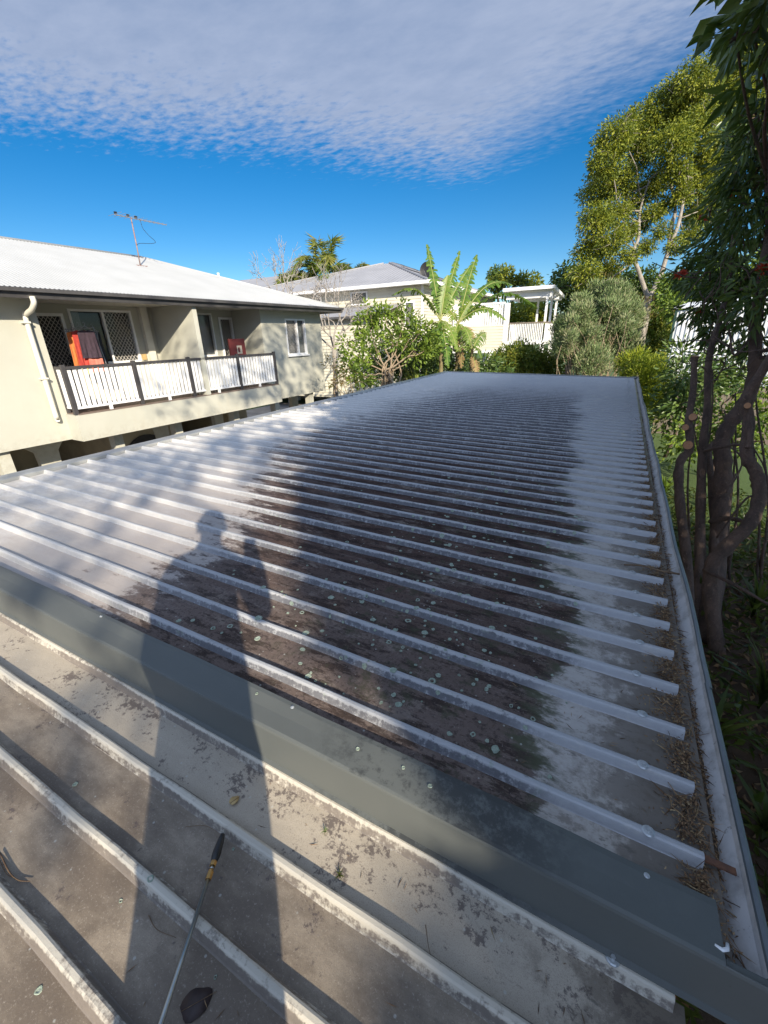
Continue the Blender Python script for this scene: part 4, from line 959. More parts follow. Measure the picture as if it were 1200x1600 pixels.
C_, D_, V_ = blob_leaves(TB_extra, 260, 10, .25, .7, .5, .2); add_leaves(troot, 'outer_crown', (C_, D_, V_), .30, .10, 'leaf_dark', .18)
for (px, py, D) in ((1068, 428, 7), (1060, 432, 7), (1098, 342, 6.5), (1145, 300, 5.9), (1092, 490, 6.8), (1190, 425, 5.3), (1192, 418, 5.3)):
    c = at(px, py, D); n = 26; e = unit(n)
    me = leaf_mesh('red_flower_head', np.tile(c-tb, (n, 1)), e+np.array((0, 0, .5)), .085, .03, MAT['flower']); link('red_flower_head', me, troot)

# bottlebrush shrub, grey green
def shrub(name, base, label, cat, blobs, per, L, Wd, mat, tw=10, spread=.16, droop=.0, out=.7, shell=.35, stemmat='bark_tan', stem_r=.02, nst=None, group=None, rise=0, leafname='foliage'):
    root = plant(name, base, label, cat, group); b = MB()
    for c, r in blobs:
        limb(b, (base[0]+rng.normal()*.08, base[1]+rng.normal()*.08, base[2]), c, stem_r, stem_r*.4, .07, 7, 6)
        for q in range(4): limb(b, c, np.array(c)+unit(1)[0]*r*.85, stem_r*.4, stem_r*.15, .1, 4, 4)
    shift(b, root).build('stems', MAT[stemmat], root, True)
    C, D, V = blob_leaves(blobs, per, tw, spread, droop, out, shell); D = D + np.array((0, 0, rise))
    add_leaves(root, leafname, (C, D, V), L, Wd, mat); return root
BB = [(930,490,34,17),(900,510,32,17),(960,480,30,17),(975,505,34,17),(945,535,36,17),(905,550,34,17),(880,540,24,17),(980,545,28,17),(925,565,34,17),(960,465,18,17),(885,505,18,17),(990,480,14,17),(935,460,16,17.3)]
bb = at(930, 600, 17); BB = [(a, b_, int(c_*.82), d_) for a, b_, c_, d_ in BB]
for k in range(70):
    a = rng.uniform(868, 1000); top = 447 + 40*abs((a-945)/70)**1.6; BB.append((a, rng.uniform(top-8, top+70), rng.uniform(5, 10), 17+rng.uniform(-.9, .3)))
shrub('bottlebrush_shrub', (bb[0], bb[1], GZ), 'large rounded grey-green shrub behind the far right corner of the roof', 'shrub', pxblobs(BB, .5), 6500, .14, .030, 'leaf_grey', 14, .17, -.3, .6, .3, rise=1.1)
ds = at(985, 470, 18); shrub('seeding_shrub', (ds[0], ds[1], GZ), 'dry pinkish seed heads sprouting beside the grey-green shrub', 'shrub', pxblobs([(1000,490,22,17.8),(985,470,16,18),(940,440,12,18)], .3), 900, .16, .02, 'leaf_bronze', 10, .16, -.5, .6, .3, rise=1)
fb = at(1010, 640, 13.6); shrub('lime_fern_shrub', (fb[0], fb[1], GZ), 'bright lime green feathery shrub at the far right corner of the carport', 'shrub', pxblobs([(1000,590,28,13.6),(1020,580,26,13.6),(985,570,20,14),(1015,615,24,13.2),(1030,600,20,13.4),(1015,640,20,13),(1000,560,16,14),(1035,630,18,13)], .3), 5200, .12, .036, 'leaf_lime', 12, .15, -.1, .7, .35, rise=.5)
hb = at(820, 575, 19); shrub('clipped_hedge', (hb[0], hb[1], GZ), 'low glossy hedge growing under the white deck', 'hedge', pxblobs([(790,560,20,19),(812,555,20,19),(832,560,20,19),(850,565,18,19),(800,575,20,19),(840,580,20,19),(865,575,16,19),(775,570,14,19)], .3), 2600, .15, .07, 'leaf_hedge', 10, .2, .0, .7, .35)
# green behind
def far_tree(name, label, base, blobs, per, L, Wd, mat, bark_='bark_dark', r0=.25, cat='tree', group=None, droop=.3):
    root = plant(name, base, label, cat, group); b = MB(); top = np.mean([c for c, r in blobs], axis=0)
    p = limb(b, base, top, r0, r0*.3, .03, 8, 8)
    for c, r in blobs: limb(b, p[rng.integers(3, 7)], c, r0*.25, .02, .1, 6, 6)
    shift(b, root).build('trunk', MAT[bark_], root, True)
    add_leaves(root, 'crown', blob_leaves(blobs, per*1.7, 10, .35, droop, .5, .3), L*1.1, Wd*1.15, mat); return root
def gpt(px, D): p = at(px, 520, D); return (p[0], p[1], GZ)
far_tree('broadleaf_tree', 'dark green tree between the deck and the tall gum', gpt(885, 27), pxblobs([(880,430,16,27),(900,445,26,27),(930,450,26,27),(915,480,26,27),(890,470,22,27),(960,440,24,27),(985,450,22,27),(870,455,12,27),(1010,440,20,27),(1035,460,24,27)], .8), 700, .22, .10, 'leaf_dark')
far_tree('broadleaf_tree', 'olive tree top showing above the banana leaves beside the deck roof', gpt(800, 40), pxblobs([(790,432,14,40),(815,440,14,40),(835,440,10,40),(775,445,12,40)], .8), 500, .3, .12, 'leaf_gum')
far_tree('broadleaf_tree', 'small round dark tree top peeping over the house roof', gpt(778, 44), pxblobs([(778,428,12,44),(770,436,8,44)], .5), 500, .3, .12, 'leaf_dark')
far_tree('broadleaf_tree', 'leafy tree filling the gap behind the white shed', gpt(1080, 21), pxblobs([(1060,450,26,21),(1090,470,30,21),(1120,440,34,21),(1150,470,40,21),(1180,430,40,21),(1050,480,18,20),(1190,500,40,20)], 1), 600, .2, .09, 'leaf_shrub')
far_tree('broadleaf_tree', 'tree seen under and behind the white deck roof', gpt(820, 36), pxblobs([(800,490,20,36),(820,500,22,36),(845,490,20,36),(830,470,18,36),(790,520,20,36),(860,510,20,36)], 1), 500, .28, .12, 'leaf_gum', r0=.2)
far_tree('broadleaf_tree', 'dark backdrop tree filling the gap at the foot of the gum', gpt(985, 30), pxblobs([(960,480,30,30),(990,490,30,30),(1020,500,30,30),(1045,520,26,30),(1000,520,30,29),(1060,490,26,30),(960,520,26,29),(1030,540,24,28)], 1), 600, .25, .11, 'leaf_hedge', r0=.2)
far_tree('broadleaf_tree', 'distant green trees showing right of the shed behind the dark stems', gpt(1150, 24), pxblobs([(1110,540,30,24),(1150,550,34,24),(1190,545,34,24),(1120,580,28,22),(1160,600,30,22),(1200,600,30,22)], 1), 500, .22, .10, 'leaf_hedge', r0=.2)
# lower background greenery on the right
far_tree('understorey_shrub', 'deep green leafy shrub under the shed wall on the right', gpt(1085, 12), pxblobs([(1050,620,20,12),(1045,650,20,11.5),(1065,590,28,12),(1095,600,30,12),(1070,630,26,11.5),(1120,570,30,12),(1150,590,32,12),(1060,560,20,12.5)], .6), 1000, .16, .06, 'leaf_dark', r0=.06, cat='shrub')
far_tree('understorey_shrub', 'yellow-green leafy shrub behind the stems at the right edge', gpt(1180, 10), pxblobs([(1060,700,22,11),(1105,690,20,11),(1140,700,20,10.5),(1180,650,34,10),(1195,690,26,10),(1150,660,24,10.5),(1110,660,26,11),(1080,680,22,11),(1190,600,24,10)], .5), 900, .13, .06, 'leaf_shrub', r0=.05, cat='shrub')

# bananas
def banana_leaf(root, base, tip, width, mat, sag, name='leaf'):
    base, tip = np.array(base, float), np.array(tip, float); n = 30; L = np.linalg.norm(tip-base)
    t = np.linspace(0, 1, n+1)[:, None]; mid = base*(1-t)+tip*t + np.array((0, 0, sag))*np.sin(t*math.pi)*L
    tang = np.gradient(mid, axis=0); tang /= np.linalg.norm(tang, axis=1)[:, None]
    upr = abs(tang[:, 2].mean()) > .6; side = np.cross(tang, (.35, -.9, .25) if upr else (0, 0, 1)); side /= np.maximum(np.linalg.norm(side, axis=1), 1e-4)[:, None]
    tw = rng.uniform(-.5, .5); nr = np.cross(side, tang); side = side*math.cos(tw)+nr*math.sin(tw); nr = np.cross(side, tang)
    V, F, val = [], [], []; v0 = rng.random()
    for i in range(3, n):      # torn blade: separate strips on both sides of the midrib
        w = width*math.sin(math.pi*min(1, (i-2)/(n-2))**.75)**.6
        for s in (-1, 1):
            hang = rng.uniform(.15, .9); ln = w*rng.uniform(.6, 1.1)
            if rng.random() < .05: continue
            a, c = mid[i], mid[i+1]; d = side[i]*s*ln + tang[i]*ln*.25 - np.array((0, 0, 1))*ln*hang*.8 + nr[i]*ln*.2
            m_ = (side[i]*s*.5 + nr[i]*.18)*ln + tang[i]*ln*.1 - np.array((0, 0, 1))*ln*hang*.15
            o = len(V); V += [a, c, c+m_, a+m_, c+d-(c-a)*.25, a+d]; F += [(o, o+1, o+2, o+3), (o+3, o+2, o+4, o+5)]
            q = np.clip(v0*.5+.5*rng.random(), 0, 1); val += [q, q]
    me = raw_mesh(name, np.array(V)-np.array(root.location), np.array(F), val, MAT[mat]); lf = link(name, me, root)
    shift(MB().tube(mid, np.linspace(.028, .006, n+1), 6), root).build('midrib', MAT['leaf_stalk'], lf, True)
MAT['leaf_stalk'] = simple('yellow_green_stalk', (.26, .28, .08), (.20, .20, .06), 10, .5)
MAT['banana_stem'] = bark('banana_stem', (.20, .17, .08), (.11, .08, .04), 9)
def banana(px, D, ptop, leaves, label, dead=()):
    g0 = gpt(px, D); root = plant('banana_plant', g0, label, 'banana plant', 'banana plants by the fence'); top = at(*ptop)
    b = MB(); p = path([g0, (np.array(g0)+top)/2+np.array((.05, 0, 0)), top], 5); b.tube(p, np.linspace(.13, .05, len(p)), 9); shift(b, root).build('stem', MAT['banana_stem'], root, True)
    for (x, y, d, w, sag) in leaves: banana_leaf(root, top, at(x, y, d), w, 'leaf_banana', sag)
    for (x, y, d, w, sag) in dead: banana_leaf(root, top+np.array((0, 0, -.2)), at(x, y, d), w, 'leaf_dead', sag, 'dead_leaf')
banana(690, 15.5, (688, 500, 15.5), [(667,382,15.6,.24,.03),(735,415,15.4,.22,.04),(718,392,15.9,.20,.02),(612,462,15,.30,.28),(700,430,15.2,.30,.05),(680,440,16,.3,.04),(672,560,15.0,.24,.12),(700,572,14.8,.26,.1),(715,548,14.9,.22,.15)], 'tallest torn-leaved banana plant behind the far left roof corner', [(640,540,15,.25,.22),(655,560,15.2,.22,.1)])
banana(712, 16.2, (716, 505, 16.2), [(745,398,16.4,.24,.05),(800,445,16.5,.34,.22),(840,482,16,.36,.24),(735,470,16,.3,.05),(790,500,15.8,.3,.25),(690,470,16.4,.3,.05),(735,560,15.9,.26,.15),(705,540,16.0,.28,.1),(760,480,16.3,.28,.2)], 'banana plant with broad drooping leaves reaching right towards the deck', [(742,530,15.8,.22,.2),(722,575,15.9,.22,.1)])
banana(735, 15.6, (738, 545, 15.6), [(760,520,15.4,.26,.2),(725,510,15.7,.24,.1),(752,560,15.3,.26,.3),(712,550,15.5,.24,.2)], 'young banana plant low beside the house stumps', [(745,585,15.4,.18,.1)])
# strap leaves beside
def strap_clump(px, D, h, n, label, mat='leaf_shrub', wd=.045, base=None, group='strap-leaved plants', name='strap_leaf_plant', cat='plant', spread=.55):
    g0 = np.array(base if base is not None else gpt(px, D), float); root = plant(name, g0, label, cat, group); V, F, val = [], [], []
    for k in range(n):
        a = rng.uniform(0, 6.28); L = h*rng.uniform(.6, 1.1); lean = rng.uniform(.12, spread); d = np.array((math.cos(a), math.sin(a), 0)); s = np.array((-math.sin(a), math.cos(a), 0))
        prev = None; q = rng.random()
        for i in range(6):
            t = i/5; c = d*L*lean*t*t*1.3 + np.array((0, 0, L*(t-.42*lean*t*t*1.6))); w = wd*math.sin(math.pi*(t*.85+.12))
            o = len(V); V += [c-s*w*.5, c+s*w*.5]
            if i: F.append((o-2, o-1, o+1, o)); val.append(q)
    link('leaves', raw_mesh('leaves', np.array(V), np.array(F), val, MAT[mat]), root); return root
strap_clump(660, 15.2, 3.0, 40, 'tall upright strap leaves at the foot of the banana plants', 'leaf_hedge', .10, spread=.25)
# leafy shrub with tan stems
sb = gpt(605, 14.6)
SB = [(600,496,22,14.6),(570,506,20,14.6),(630,506,22,14.6),(655,521,22,14.6),(580,536,18,14.4),(620,531,17,14.8),(555,556,18,14.2),(545,576,15,14.2),(565,586,17,14),(650,551,20,15),(670,546,17,15),(625,478,9,14.8),(540,536,11,14.4),(575,481,11,14.7),(680,526,13,15)]
root = plant('tan_stemmed_shrub', sb, 'glossy green shrub with many tan stems left of the bananas', 'shrub'); b = MB()
sblobs = pxblobs(SB, .4); src = np.array((sb[0], sb[1], GZ)); hub = at(606, 585, 14.6)
for c, r in sblobs:
    h2 = hub + np.array((rng.normal()*.14, rng.normal()*.14, rng.normal()*.1)); limb(b, src+rng.normal(size=3)*np.array((.1, .1, 0)), h2, .035, .03, .03, 6, 7)
    m2 = h2*.45+np.array(c)*.55+rng.normal(size=3)*.08; limb(b, h2, m2, .03, .02, .04, 6, 7); limb(b, m2, c, .02, .008, .06, 5, 6); limb(b, m2, np.array(c)+unit(1)[0]*r, .016, .006, .08, 5, 5)
shift(b, root).build('stems', MAT['bark_tan'], root, True)
add_leaves(root, 'foliage', blob_leaves(sblobs, 1650, 10, .18, .1, .7, .35), .15, .075, 'leaf_shrub')
far_tree('understorey_shrub', 'dark leafy mass behind the tan-stemmed shrub and banana stems', gpt(650, 17.3), pxblobs([(640,560,30,17.3),(680,560,28,17.3),(610,560,28,17),(720,575,26,17.3),(575,580,26,16.5),(750,575,24,17.5),(660,585,30,17),(780,590,20,18)], .4), 900, .16, .07, 'leaf_dark', r0=.05, cat='shrub')
shrub('bronze_shrub', gpt(528, 13.6), 'straggly bronze-leaved shrub at the corner of the apartment building', 'shrub', pxblobs([(522,570,14,13.6),(530,590,14,13.6),(520,600,12,13.4),(540,585,12,13.8),(548,600,14,13.6)], .2), 700, .13, .035, 'leaf_bronze', 8, .15, .2, .7, .3)
# bare frangipani-like tree
bf = gpt(526, 17); root = plant('bare_tree', bf, 'leafless pale branched tree between the apartment roof and the house', 'tree'); b = MB(); fk = at(522, 545, 17)
limb(b, bf, fk, .12, .09, .03, 7, 8)
def fork_(p, d, L, r, lev):
    e = p + d*L; limb(b, p, e, r, r*.72, .06, 5, 6 if lev < 3 else 5)
    if lev >= 5: return
    k = 2 if rng.random() < .6 else 3
    for i in range(k):
        n = d + rng.normal(size=3)*.48; n[2] += .16; n /= np.linalg.norm(n); fork_(e, n, L*rng.uniform(.66, .88), r*.7, lev+1)
for tgt in ((430, 470), (470, 450), (500, 440), (530, 445), (555, 470), (575, 460)):
    d = at(tgt[0], tgt[1], 17.5)-fk; d = d/np.linalg.norm(d); fork_(fk, d, .88, .038, 0)
shift(b, root).build('branches', MAT['bark_grey'], root, True)
bf = gpt(440, 21); root = plant('bare_tree', bf, 'leafless twiggy tree rising behind the right end of the apartment roof', 'tree'); b = MB(); fk = at(445, 500, 21); limb(b, bf, fk, .12, .08, .03, 7, 8)
for tgt in ((420, 410), (440, 395), (465, 420), (410, 440)):
    d = at(tgt[0], tgt[1], 21)-fk; d = d/np.linalg.norm(d); fork_(fk, d, 1.1, .035, 1)
shift(b, root).build('branches', MAT['bark_grey'], root, True)
# palms behind
def palm(px, py, D, h, nf, Lf, label, up=.5):
    g0 = gpt(px, D); top = at(px, py, D); root = plant('palm_tree', g0, label, 'palm', 'palms behind the house'); b = MB(); limb(b, g0, top, .16, .11, .01, 8, 9); shift(b, root).build('trunk', MAT['bark_grey'], root, True)
    Cs, Ds, Vs = [], [], []
    for k in range(nf):
        a = 6.283*k/nf+rng.normal()*.2; e = (rng.uniform(-.1, 1.2)*up+.2) if up < 1 else rng.uniform(.55, 1.35); d = np.array((math.cos(a)*math.cos(e), math.sin(a)*math.cos(e), math.sin(e))); n = 46
        t = np.linspace(.08, 1, n)[:, None]; p = top + d*Lf*t + np.array((0, 0, -1.))*Lf*(.55 if up < 1 else .75)*t**2.6*(math.cos(e)+.15)
        tg = np.gradient(p, axis=0); tg /= np.linalg.norm(tg, axis=1)[:, None]; sd_ = np.cross(tg, (0, 0, 1)); sd_ /= np.maximum(np.linalg.norm(sd_, axis=1), 1e-3)[:, None]; v = rng.random()
        for s in (-1, 1):
            Cs.append(p); Ds.append(sd_*s*.9+tg*1.0+np.array((0, 0, -.55))+rng.normal(size=(n, 3))*.25); Vs.append(np.clip(v+.15*rng.normal(size=n), 0, 1))
    add_leaves(root, 'fronds', (np.concatenate(Cs), np.concatenate(Ds), np.concatenate(Vs)), min(.75, Lf*.3), .06, 'leaf_palm', .1)
palm(507, 430, 28, 6, 13, 3.1, 'palm with tallest upright fronds behind the bare tree', 1.15)
palm(552, 428, 30, 6, 18, 1.8, 'palm with short drooping fronds left of the grey roof ridge', .5)
palm(468, 440, 29, 6, 18, 2.0, 'olive palm half hidden behind the bare tree', .5)

# ------------------------------------------------------------------ shade trees out of frame, on the sun side
exec(compile('''
def in_frame(P):
    v = P-CAM; z = v@FW; x = 600+FPX*(v@RT)/np.where(np.abs(z)<1e-6,1e-6,z); y = 800-FPX*(v@UP)/np.where(np.abs(z)<1e-6,1e-6,z)
    return (z > .05)&(x > -60)&(x < 1150)&(y > -60)&(y < 1660)
''', 'x', 'exec'))
def shade_tree(name, label, base, trunk_top, targets, leaf, mat, per_twig=9, spread=.22, r0=.22, nl=40, lr=.05):
    """targets: (point on the ground or wall that lies in this tree's shade, distance up the sun ray)"""
    root = plant(name, base, label, 'tree'); T = np.array([t for t, d in targets], float); dd = np.array([d for t, d in targets], float)
    P = T + S*dd[:, None]; P = P[~in_frame(P)]
    b = MB(); pth = limb(b, base, trunk_top, r0, r0*.5, .04, 8, 9)
    step_ = max(1, len(P)//nl)
    for p in P[::step_]: limb(b, pth[rng.integers(4, 8)], p, lr, .010, .08, 7, 6)
    shift(b, root).build('trunk', MAT['bark_dark'], root, True)
    Cs, Ds, Vs = [], [], []
    for p in P:
        e = unit(per_twig); Cs.append(p + e*spread*rng.random((per_twig, 1))**.5); Ds.append(e+np.array((0, 0, -.5))); Vs.append(rng.random(per_twig))
    add_leaves(root, 'crown', (np.concatenate(Cs), np.concatenate(Ds), np.concatenate(Vs)), leaf[0], leaf[1], mat); return P
def edge_x(y):     # left limit of the closed shade on the carport roof
    return np.interp(y, [-1, -.1, .5, 1.74, 4.3, 8, 12], [4.85, 4.75, 3.85, 2.75, 1.2, -1.0, -1.8])
tg = []
# dense shade over the carport roof
for k in range(3600):
    y = rng.uniform(.15, 12.8); x0 = edge_x(y); x = rng.uniform(x0, 6.6)
    tg.append(((x, y, 0), rng.uniform(8.5, 13)))
for k in range(420):
    y = rng.uniform(-1.6, .1); x = rng.uniform(4.98 + .25*max(0, y+.1), 6.4); tg.append(((x, y, -.24), rng.uniform(8.5, 12)))
for k in range(900):     # the stems of the multi-stemmed tree
    tg.append(((rng.uniform(5.6, 7.6), rng.uniform(2.0, 8.0), rng.uniform(-2.6, 2.4)), rng.uniform(7, 11)))
for k in range(1000):     # garden on the right
    tg.append(((rng.uniform(5.2, 10), rng.uniform(-1.5, 9), GZ), rng.uniform(10.0, 14.0)))
shade_tree('shade_tree', 'dense tree on the sunny side, off the right edge, shading the carport roof', (11.5, -3.6, GZ), (11.0, -3.0, 3.0), tg, (.28, .11), 'leaf_dark')
tg = []
for k in range(160):     # loose dapples on the left of both roofs
    c = [(.9, 1.7), (1.5, 2.6), (.6, 2.6), (1.2, .9), (1.9, 3.0), (.2, 3.6), (.5, .7), (1.2, 3.4), (1.0, 4.4), (.3, 5.2), (2.0, .05), (3.15, -.3), (1.4, 1.8), (.2, 1.6)][rng.integers(0, 14)]
    t_ = (c[0]+rng.normal()*.24, c[1]+rng.normal()*.26)
    if math.hypot(t_[0]-2.45, t_[1]-1.0) < .62: continue
    tg.append(((*t_, -.03 if t_[1] > -.2 else -.2), rng.uniform(13, 17)))
for k in range(270):     # dapples on the apartment wall beyond the party wall
    tg.append(((-5.2, (5.6+7.3*rng.random()**.7), rng.uniform(-.9, 1.45)), rng.uniform(18, 22)))
shade_tree('shade_tree', 'tall open-crowned tree behind the photographer, dappling the apartment wall', (15.5, -6.0, GZ), (14.6, -5.5, 5.0), tg, (.17, .075), 'leaf_gum', 8, .17, .25, 16, .028)

# ------------------------------------------------------------------ undergrowth in the right-hand shade
n = 9000; xs = rng.uniform(5.3, 11, n); ys = rng.uniform(-2, 11, n)
C_ = np.stack([xs, ys, GZ + .02 + .5*rng.random(n)**2*(.4+.6*np.sin(xs*2.1+ys*1.3)**2)], 1); D_ = unit(n)+np.array((0, 0, .25))
o = link('undergrowth', leaf_mesh('undergrowth', C_, D_, .16*(.6+.8*rng.random(n)), .05*(.6+.8*rng.random(n)), MAT['leaf_under'])); tag(o, 'low tangled green undergrowth on the ground beside the carport', 'undergrowth', kind='stuff')
n = 7000; xs = rng.uniform(5.2, 10, n); ys = rng.uniform(-2, 9, n); C_ = np.stack([xs, ys, np.full(n, GZ+.015)], 1); D_ = unit(n)*np.array((1, 1, .25))
o = link('leaf_litter', leaf_mesh('leaf_litter', C_, D_, .10, .045, MAT['litter'])); tag(o, 'brown fallen leaves littering the shaded garden floor', 'leaf litter', kind='stuff')
for k, (x, y, h, nn) in enumerate(((6.0, 3.0, .8, 34), (6.6, 3.9, .9, 36), (6.3, 2.3, .6, 26), (7.2, 4.6, .9, 36), (6.9, 5.8, .7, 30), (5.8, 3.6, .5, 20), (7.6, 3.4, .8, 30), (6.6, 6.9, .6, 24), (5.9, 8.6, .7, 28), (6.1, 10.5, .7, 30))):
    strap_clump(0, 0, h, nn, ['arching strap-leaved clump nearest the gutter in the dark garden bed', 'broad strap-leaved clump below the leaning branch', 'small strap-leaved clump low at the right edge', 'pale strap-leaved clump beside the lawn edge', 'strap-leaved clump under the thick stem', 'short strap-leaved tuft against the carport', 'strap-leaved clump far out at the right edge', 'strap-leaved tuft at the foot of the cut stems', 'bright green tuft beside the gutter bend', 'green tuft under the lime shrub'][k], 'leaf_shrub' if k in (8, 9) else 'leaf_under', .05, (x, y, GZ))

# ------------------------------------------------------------------ small things on the roofs
def roof_z(x, y): return -SL*x + (0 if y > -.21 else NDZ)
# lichen rosettes: flat crusts with raised rim
def lichen():
    V, F = [], []
    def ros(p, r, nx=(1, 0, 0), ny=(0, 1, 0), nz=(0, 0, 1)):
        p, nx, ny, nz = map(np.array, (p, nx, ny, nz)); n = 11; o = len(V); ph = rng.random()*6.28; ring = rng.random() < .22; ecc = rng.uniform(.75, 1.2)
        rr = r*(.8+.35*rng.random(n))
        for rad, h in ((1.0, .0004), (.86, .0024), (.60, .0020), (.48, .0007)):
            for k in range(n):
                a = 6.283*k/n+ph; V.append(p + (nx*math.cos(a)*ecc+ny*math.sin(a))*rr[k]*rad + nz*h)
        for j in range(3):
            for k in range(n): F.append((o+j*n+k, o+j*n+(k+1) % n, o+(j+1)*n+(k+1) % n, o+(j+1)*n+k))
        if not ring: F.append(tuple(o+3*n+k for k in range(n)))
    for k in range(330):       # on the film, thickest towards its right side
        x = rng.normal(4.05, .40); y = abs(rng.normal(0, 1.0))*1.3+.02
        if not (2.6 < x < 4.75) or y > 5: continue
        fy = (y % PITCHR)/PITCHR; r = abs(rng.normal(.004, .0045))+.0035
        i = round(y/PITCHR)
        if abs(y-i*PITCHR) < .034:      # lands on the rib: on its top or near flank
            s = rng.choice((-1, -1, 0, 1)); 
            if s == 0: ros((x, i*PITCHR+rng.uniform(-.006, .006), -SL*x), r*1.1)
            else:
                sl = math.atan2(RH, (RB-RTOP)/2); t = rng.uniform(.25, .8); yy = i*PITCHR+s*(RTOP/2+(RB-RTOP)/2*t); zz = -RH*t-SL*x
                ros((x, yy, zz), min(r, .016), (1, 0, 0), (0, s*math.cos(sl), -math.sin(sl)), (0, s*math.sin(sl), math.cos(sl)))
        else: ros((x, y, -RH-SL*x+.0002), r)
    for (x, y) in ((4.18, -.15), (4.33, -.14), (4.42, -.155), (3.75, -.13)): ros((x, y, -SL*x+.0068), .006)
    for (px, py) in ((190, 1410), (215, 1378), (240, 1385), (258, 1430), (365, 1328), (337, 1527), (120, 1230), (62, 1550)):
        d = FW + RT*(px-600)/FPX + UP*(800-py)/FPX; zz = NDZ-RH-SL*4.1; p = CAM + d*(zz-CAM[2])/d[2]
        i = round((NY0-p[1])/NPITCH); on = abs(p[1]-NY0+i*NPITCH) < .026
        p[2] = NDZ-SL*p[0]-(0 if on and abs(p[1]-NY0+i*NPITCH) < .007 else RH)+.0003
        if on and abs(p[1]-NY0+i*NPITCH) >= .007: continue
        ros(p, rng.uniform(.004, .009))
    me = bpy.data.meshes.new('lichen'); me.from_pydata([tuple(map(float, v)) for v in V], [], F); me.update(); me.materials.append(MAT['lichen']); o = link('lichen', me, carport); o['kind'] = 'stuff'
lichen()
# litter along the gutter
def litter():
    n = 15000; y = -.19+rng.uniform(0, 7.5, n)*(rng.random(n)**.7)
    wdt = .030+.028*np.sin(y*3.1)**2+.02*np.sin(y*7.7+1)**2; x = 5.075+rng.normal(size=n)*wdt*.62; x = np.clip(x, 4.95, 5.135)
    ribd = np.abs(y-np.round(y/PITCHR)*PITCHR)
    z = np.where(x > 5.08, -SL*W-.036+.016*rng.random(n)-.40*np.abs(x-5.08), -RH-SL*x+.003+.012*rng.random(n))
    keep = ~((ribd < .034) & (x < 5.075)); C_ = np.stack([x, y, z], 1)[keep]; m_ = len(C_)
    D_ = unit(m_)*np.array((1, 1, .22)); long_ = rng.random(m_) < .12
    o = link('gutter_litter', leaf_mesh('gutter_litter', C_, D_, np.where(long_, .050, .010)*(.6+.8*rng.random(m_)), np.where(long_, .0018, .0045), MAT['litter'])); tag(o, 'brown dry leaf litter packed along the carport gutter', 'leaf litter', kind='stuff')
    # bed of fine litter so the gutter reads as filled
    b = MB(); ys = np.arange(-.19, 12.3, .035); N = 6
    for i, yy in enumerate(ys):
        h = .016*math.sin(yy*4.1)+.010*math.sin(yy*11.3); w = .012*math.sin(yy*6.1)
        for j in range(N):
            t = j/(N-1); b.v.append((5.050+.074*t+w*t*.9+.006*math.sin(yy*23)*t, yy, -SL*W-.042+.012*math.sin(math.pi*t)+h*.35+rng.normal()*.0022-.022*t))
    for i in range(len(ys)-1):
        for j in range(N-1): b.f.append((i*N+j, i*N+j+1, (i+1)*N+j+1, (i+1)*N+j))
    o = b.build('gutter_sediment', MAT['soil_bed'], None, True); tag(o, 'crumbly brown sediment lying in the carport gutter', 'sediment', kind='stuff')
MAT['soil_bed'] = simple('litter_sediment', (.10, .065, .036), (.045, .03, .02), 90, .95, 0, .8, 220)
litter()
def needles(n, fx, fy, dz, name, label):
    C_ = np.stack([fx(n), fy(n), np.zeros(n)], 1); C_[:, 2] = dz - RH - SL*C_[:, 0] + .0015; D_ = unit(n)*np.array((1, 1, .03))
    o = link(name, leaf_mesh(name, C_, D_, .022*(.4+1.2*rng.random(n)), .0018, MAT['litter'], .05)); tag(o, label, 'leaf litter', kind='stuff')
needles(420, lambda n: 5.05-np.abs(rng.normal(size=n))*.3, lambda n: (np.floor(rng.uniform(0, 25, n))+rng.uniform(.2, .8, n))*PITCHR, 0, 'scattered_needles', 'dry needles scattered over the sheets above the gutter')
needles(45, lambda n: rng.uniform(3.9, 5.0, n), lambda n: NY0-(np.floor(rng.uniform(0, 3, n))+rng.uniform(.2, .8, n))*NPITCH, NDZ, 'scattered_needles', 'dry needles scattered over the near brown sheets')

def on_near(px, py, dz=0.0):
    d = FW + RT*(px-600)/FPX + UP*(800-py)/FPX; p = CAM.copy()
    zz = NDZ-RH-.075+dz; q = CAM + d*(zz-CAM[2])/d[2]; zz = NDZ-RH-SL*q[0]+dz; return CAM + d*(zz-CAM[2])/d[2]
def twig(pts, r, label, side=None):
    P = [on_near(x, y, dz) for x, y, dz in pts]; c = P[0]; root = empty('twig', tuple(c)); tag(root, label, 'twig', 'twigs on the near roof')
    p = path(P, 4)-c; MB().tube(p, np.linspace(r, r*.5, len(p)), 6).build('stick', MAT['twig'], root, True)
    if side:
        P2 = [on_near(x, y, dz) for x, y, dz in side]; p = path(P2, 4)-c; MB().tube(p, np.linspace(r*.6, r*.3, len(p)), 5).build('side_shoot', MAT['twig'], root, True)
twig([(0, 1333, .008), (14, 1362, .010), (28, 1375, .008), (47, 1377, .006)], .0022, 'forked brown twig at the left edge of the near roof', [(0, 1345, .006), (10, 1365, .01), (22, 1372, .008)])
twig([(800, 1250, .004), (845, 1270, .006), (890, 1290, .005)], .0010, 'thin twig on the light sheet right of the flashing shadow', [(845, 1270, .006), (860, 1268, .004), (880, 1278, .004)])
twig([(665, 1445, .004), (672, 1490, .02), (690, 1530, .006)], .0009, 'long hair-thin stalk crossing the near rib')
twig([(150, 1165, .004), (160, 1172, .006), (172, 1180, .004)], .0009, 'short curled twig on the sunlit left sheet')
twig([(232, 1430, .003), (245, 1452, .005), (275, 1465, .003)], .0010, 'curved twig beside the lance tube')
twig([(290, 1292, .003), (320, 1290, .005), (345, 1303, .012)], .0008, 'thin bent stalk at the lance tip')
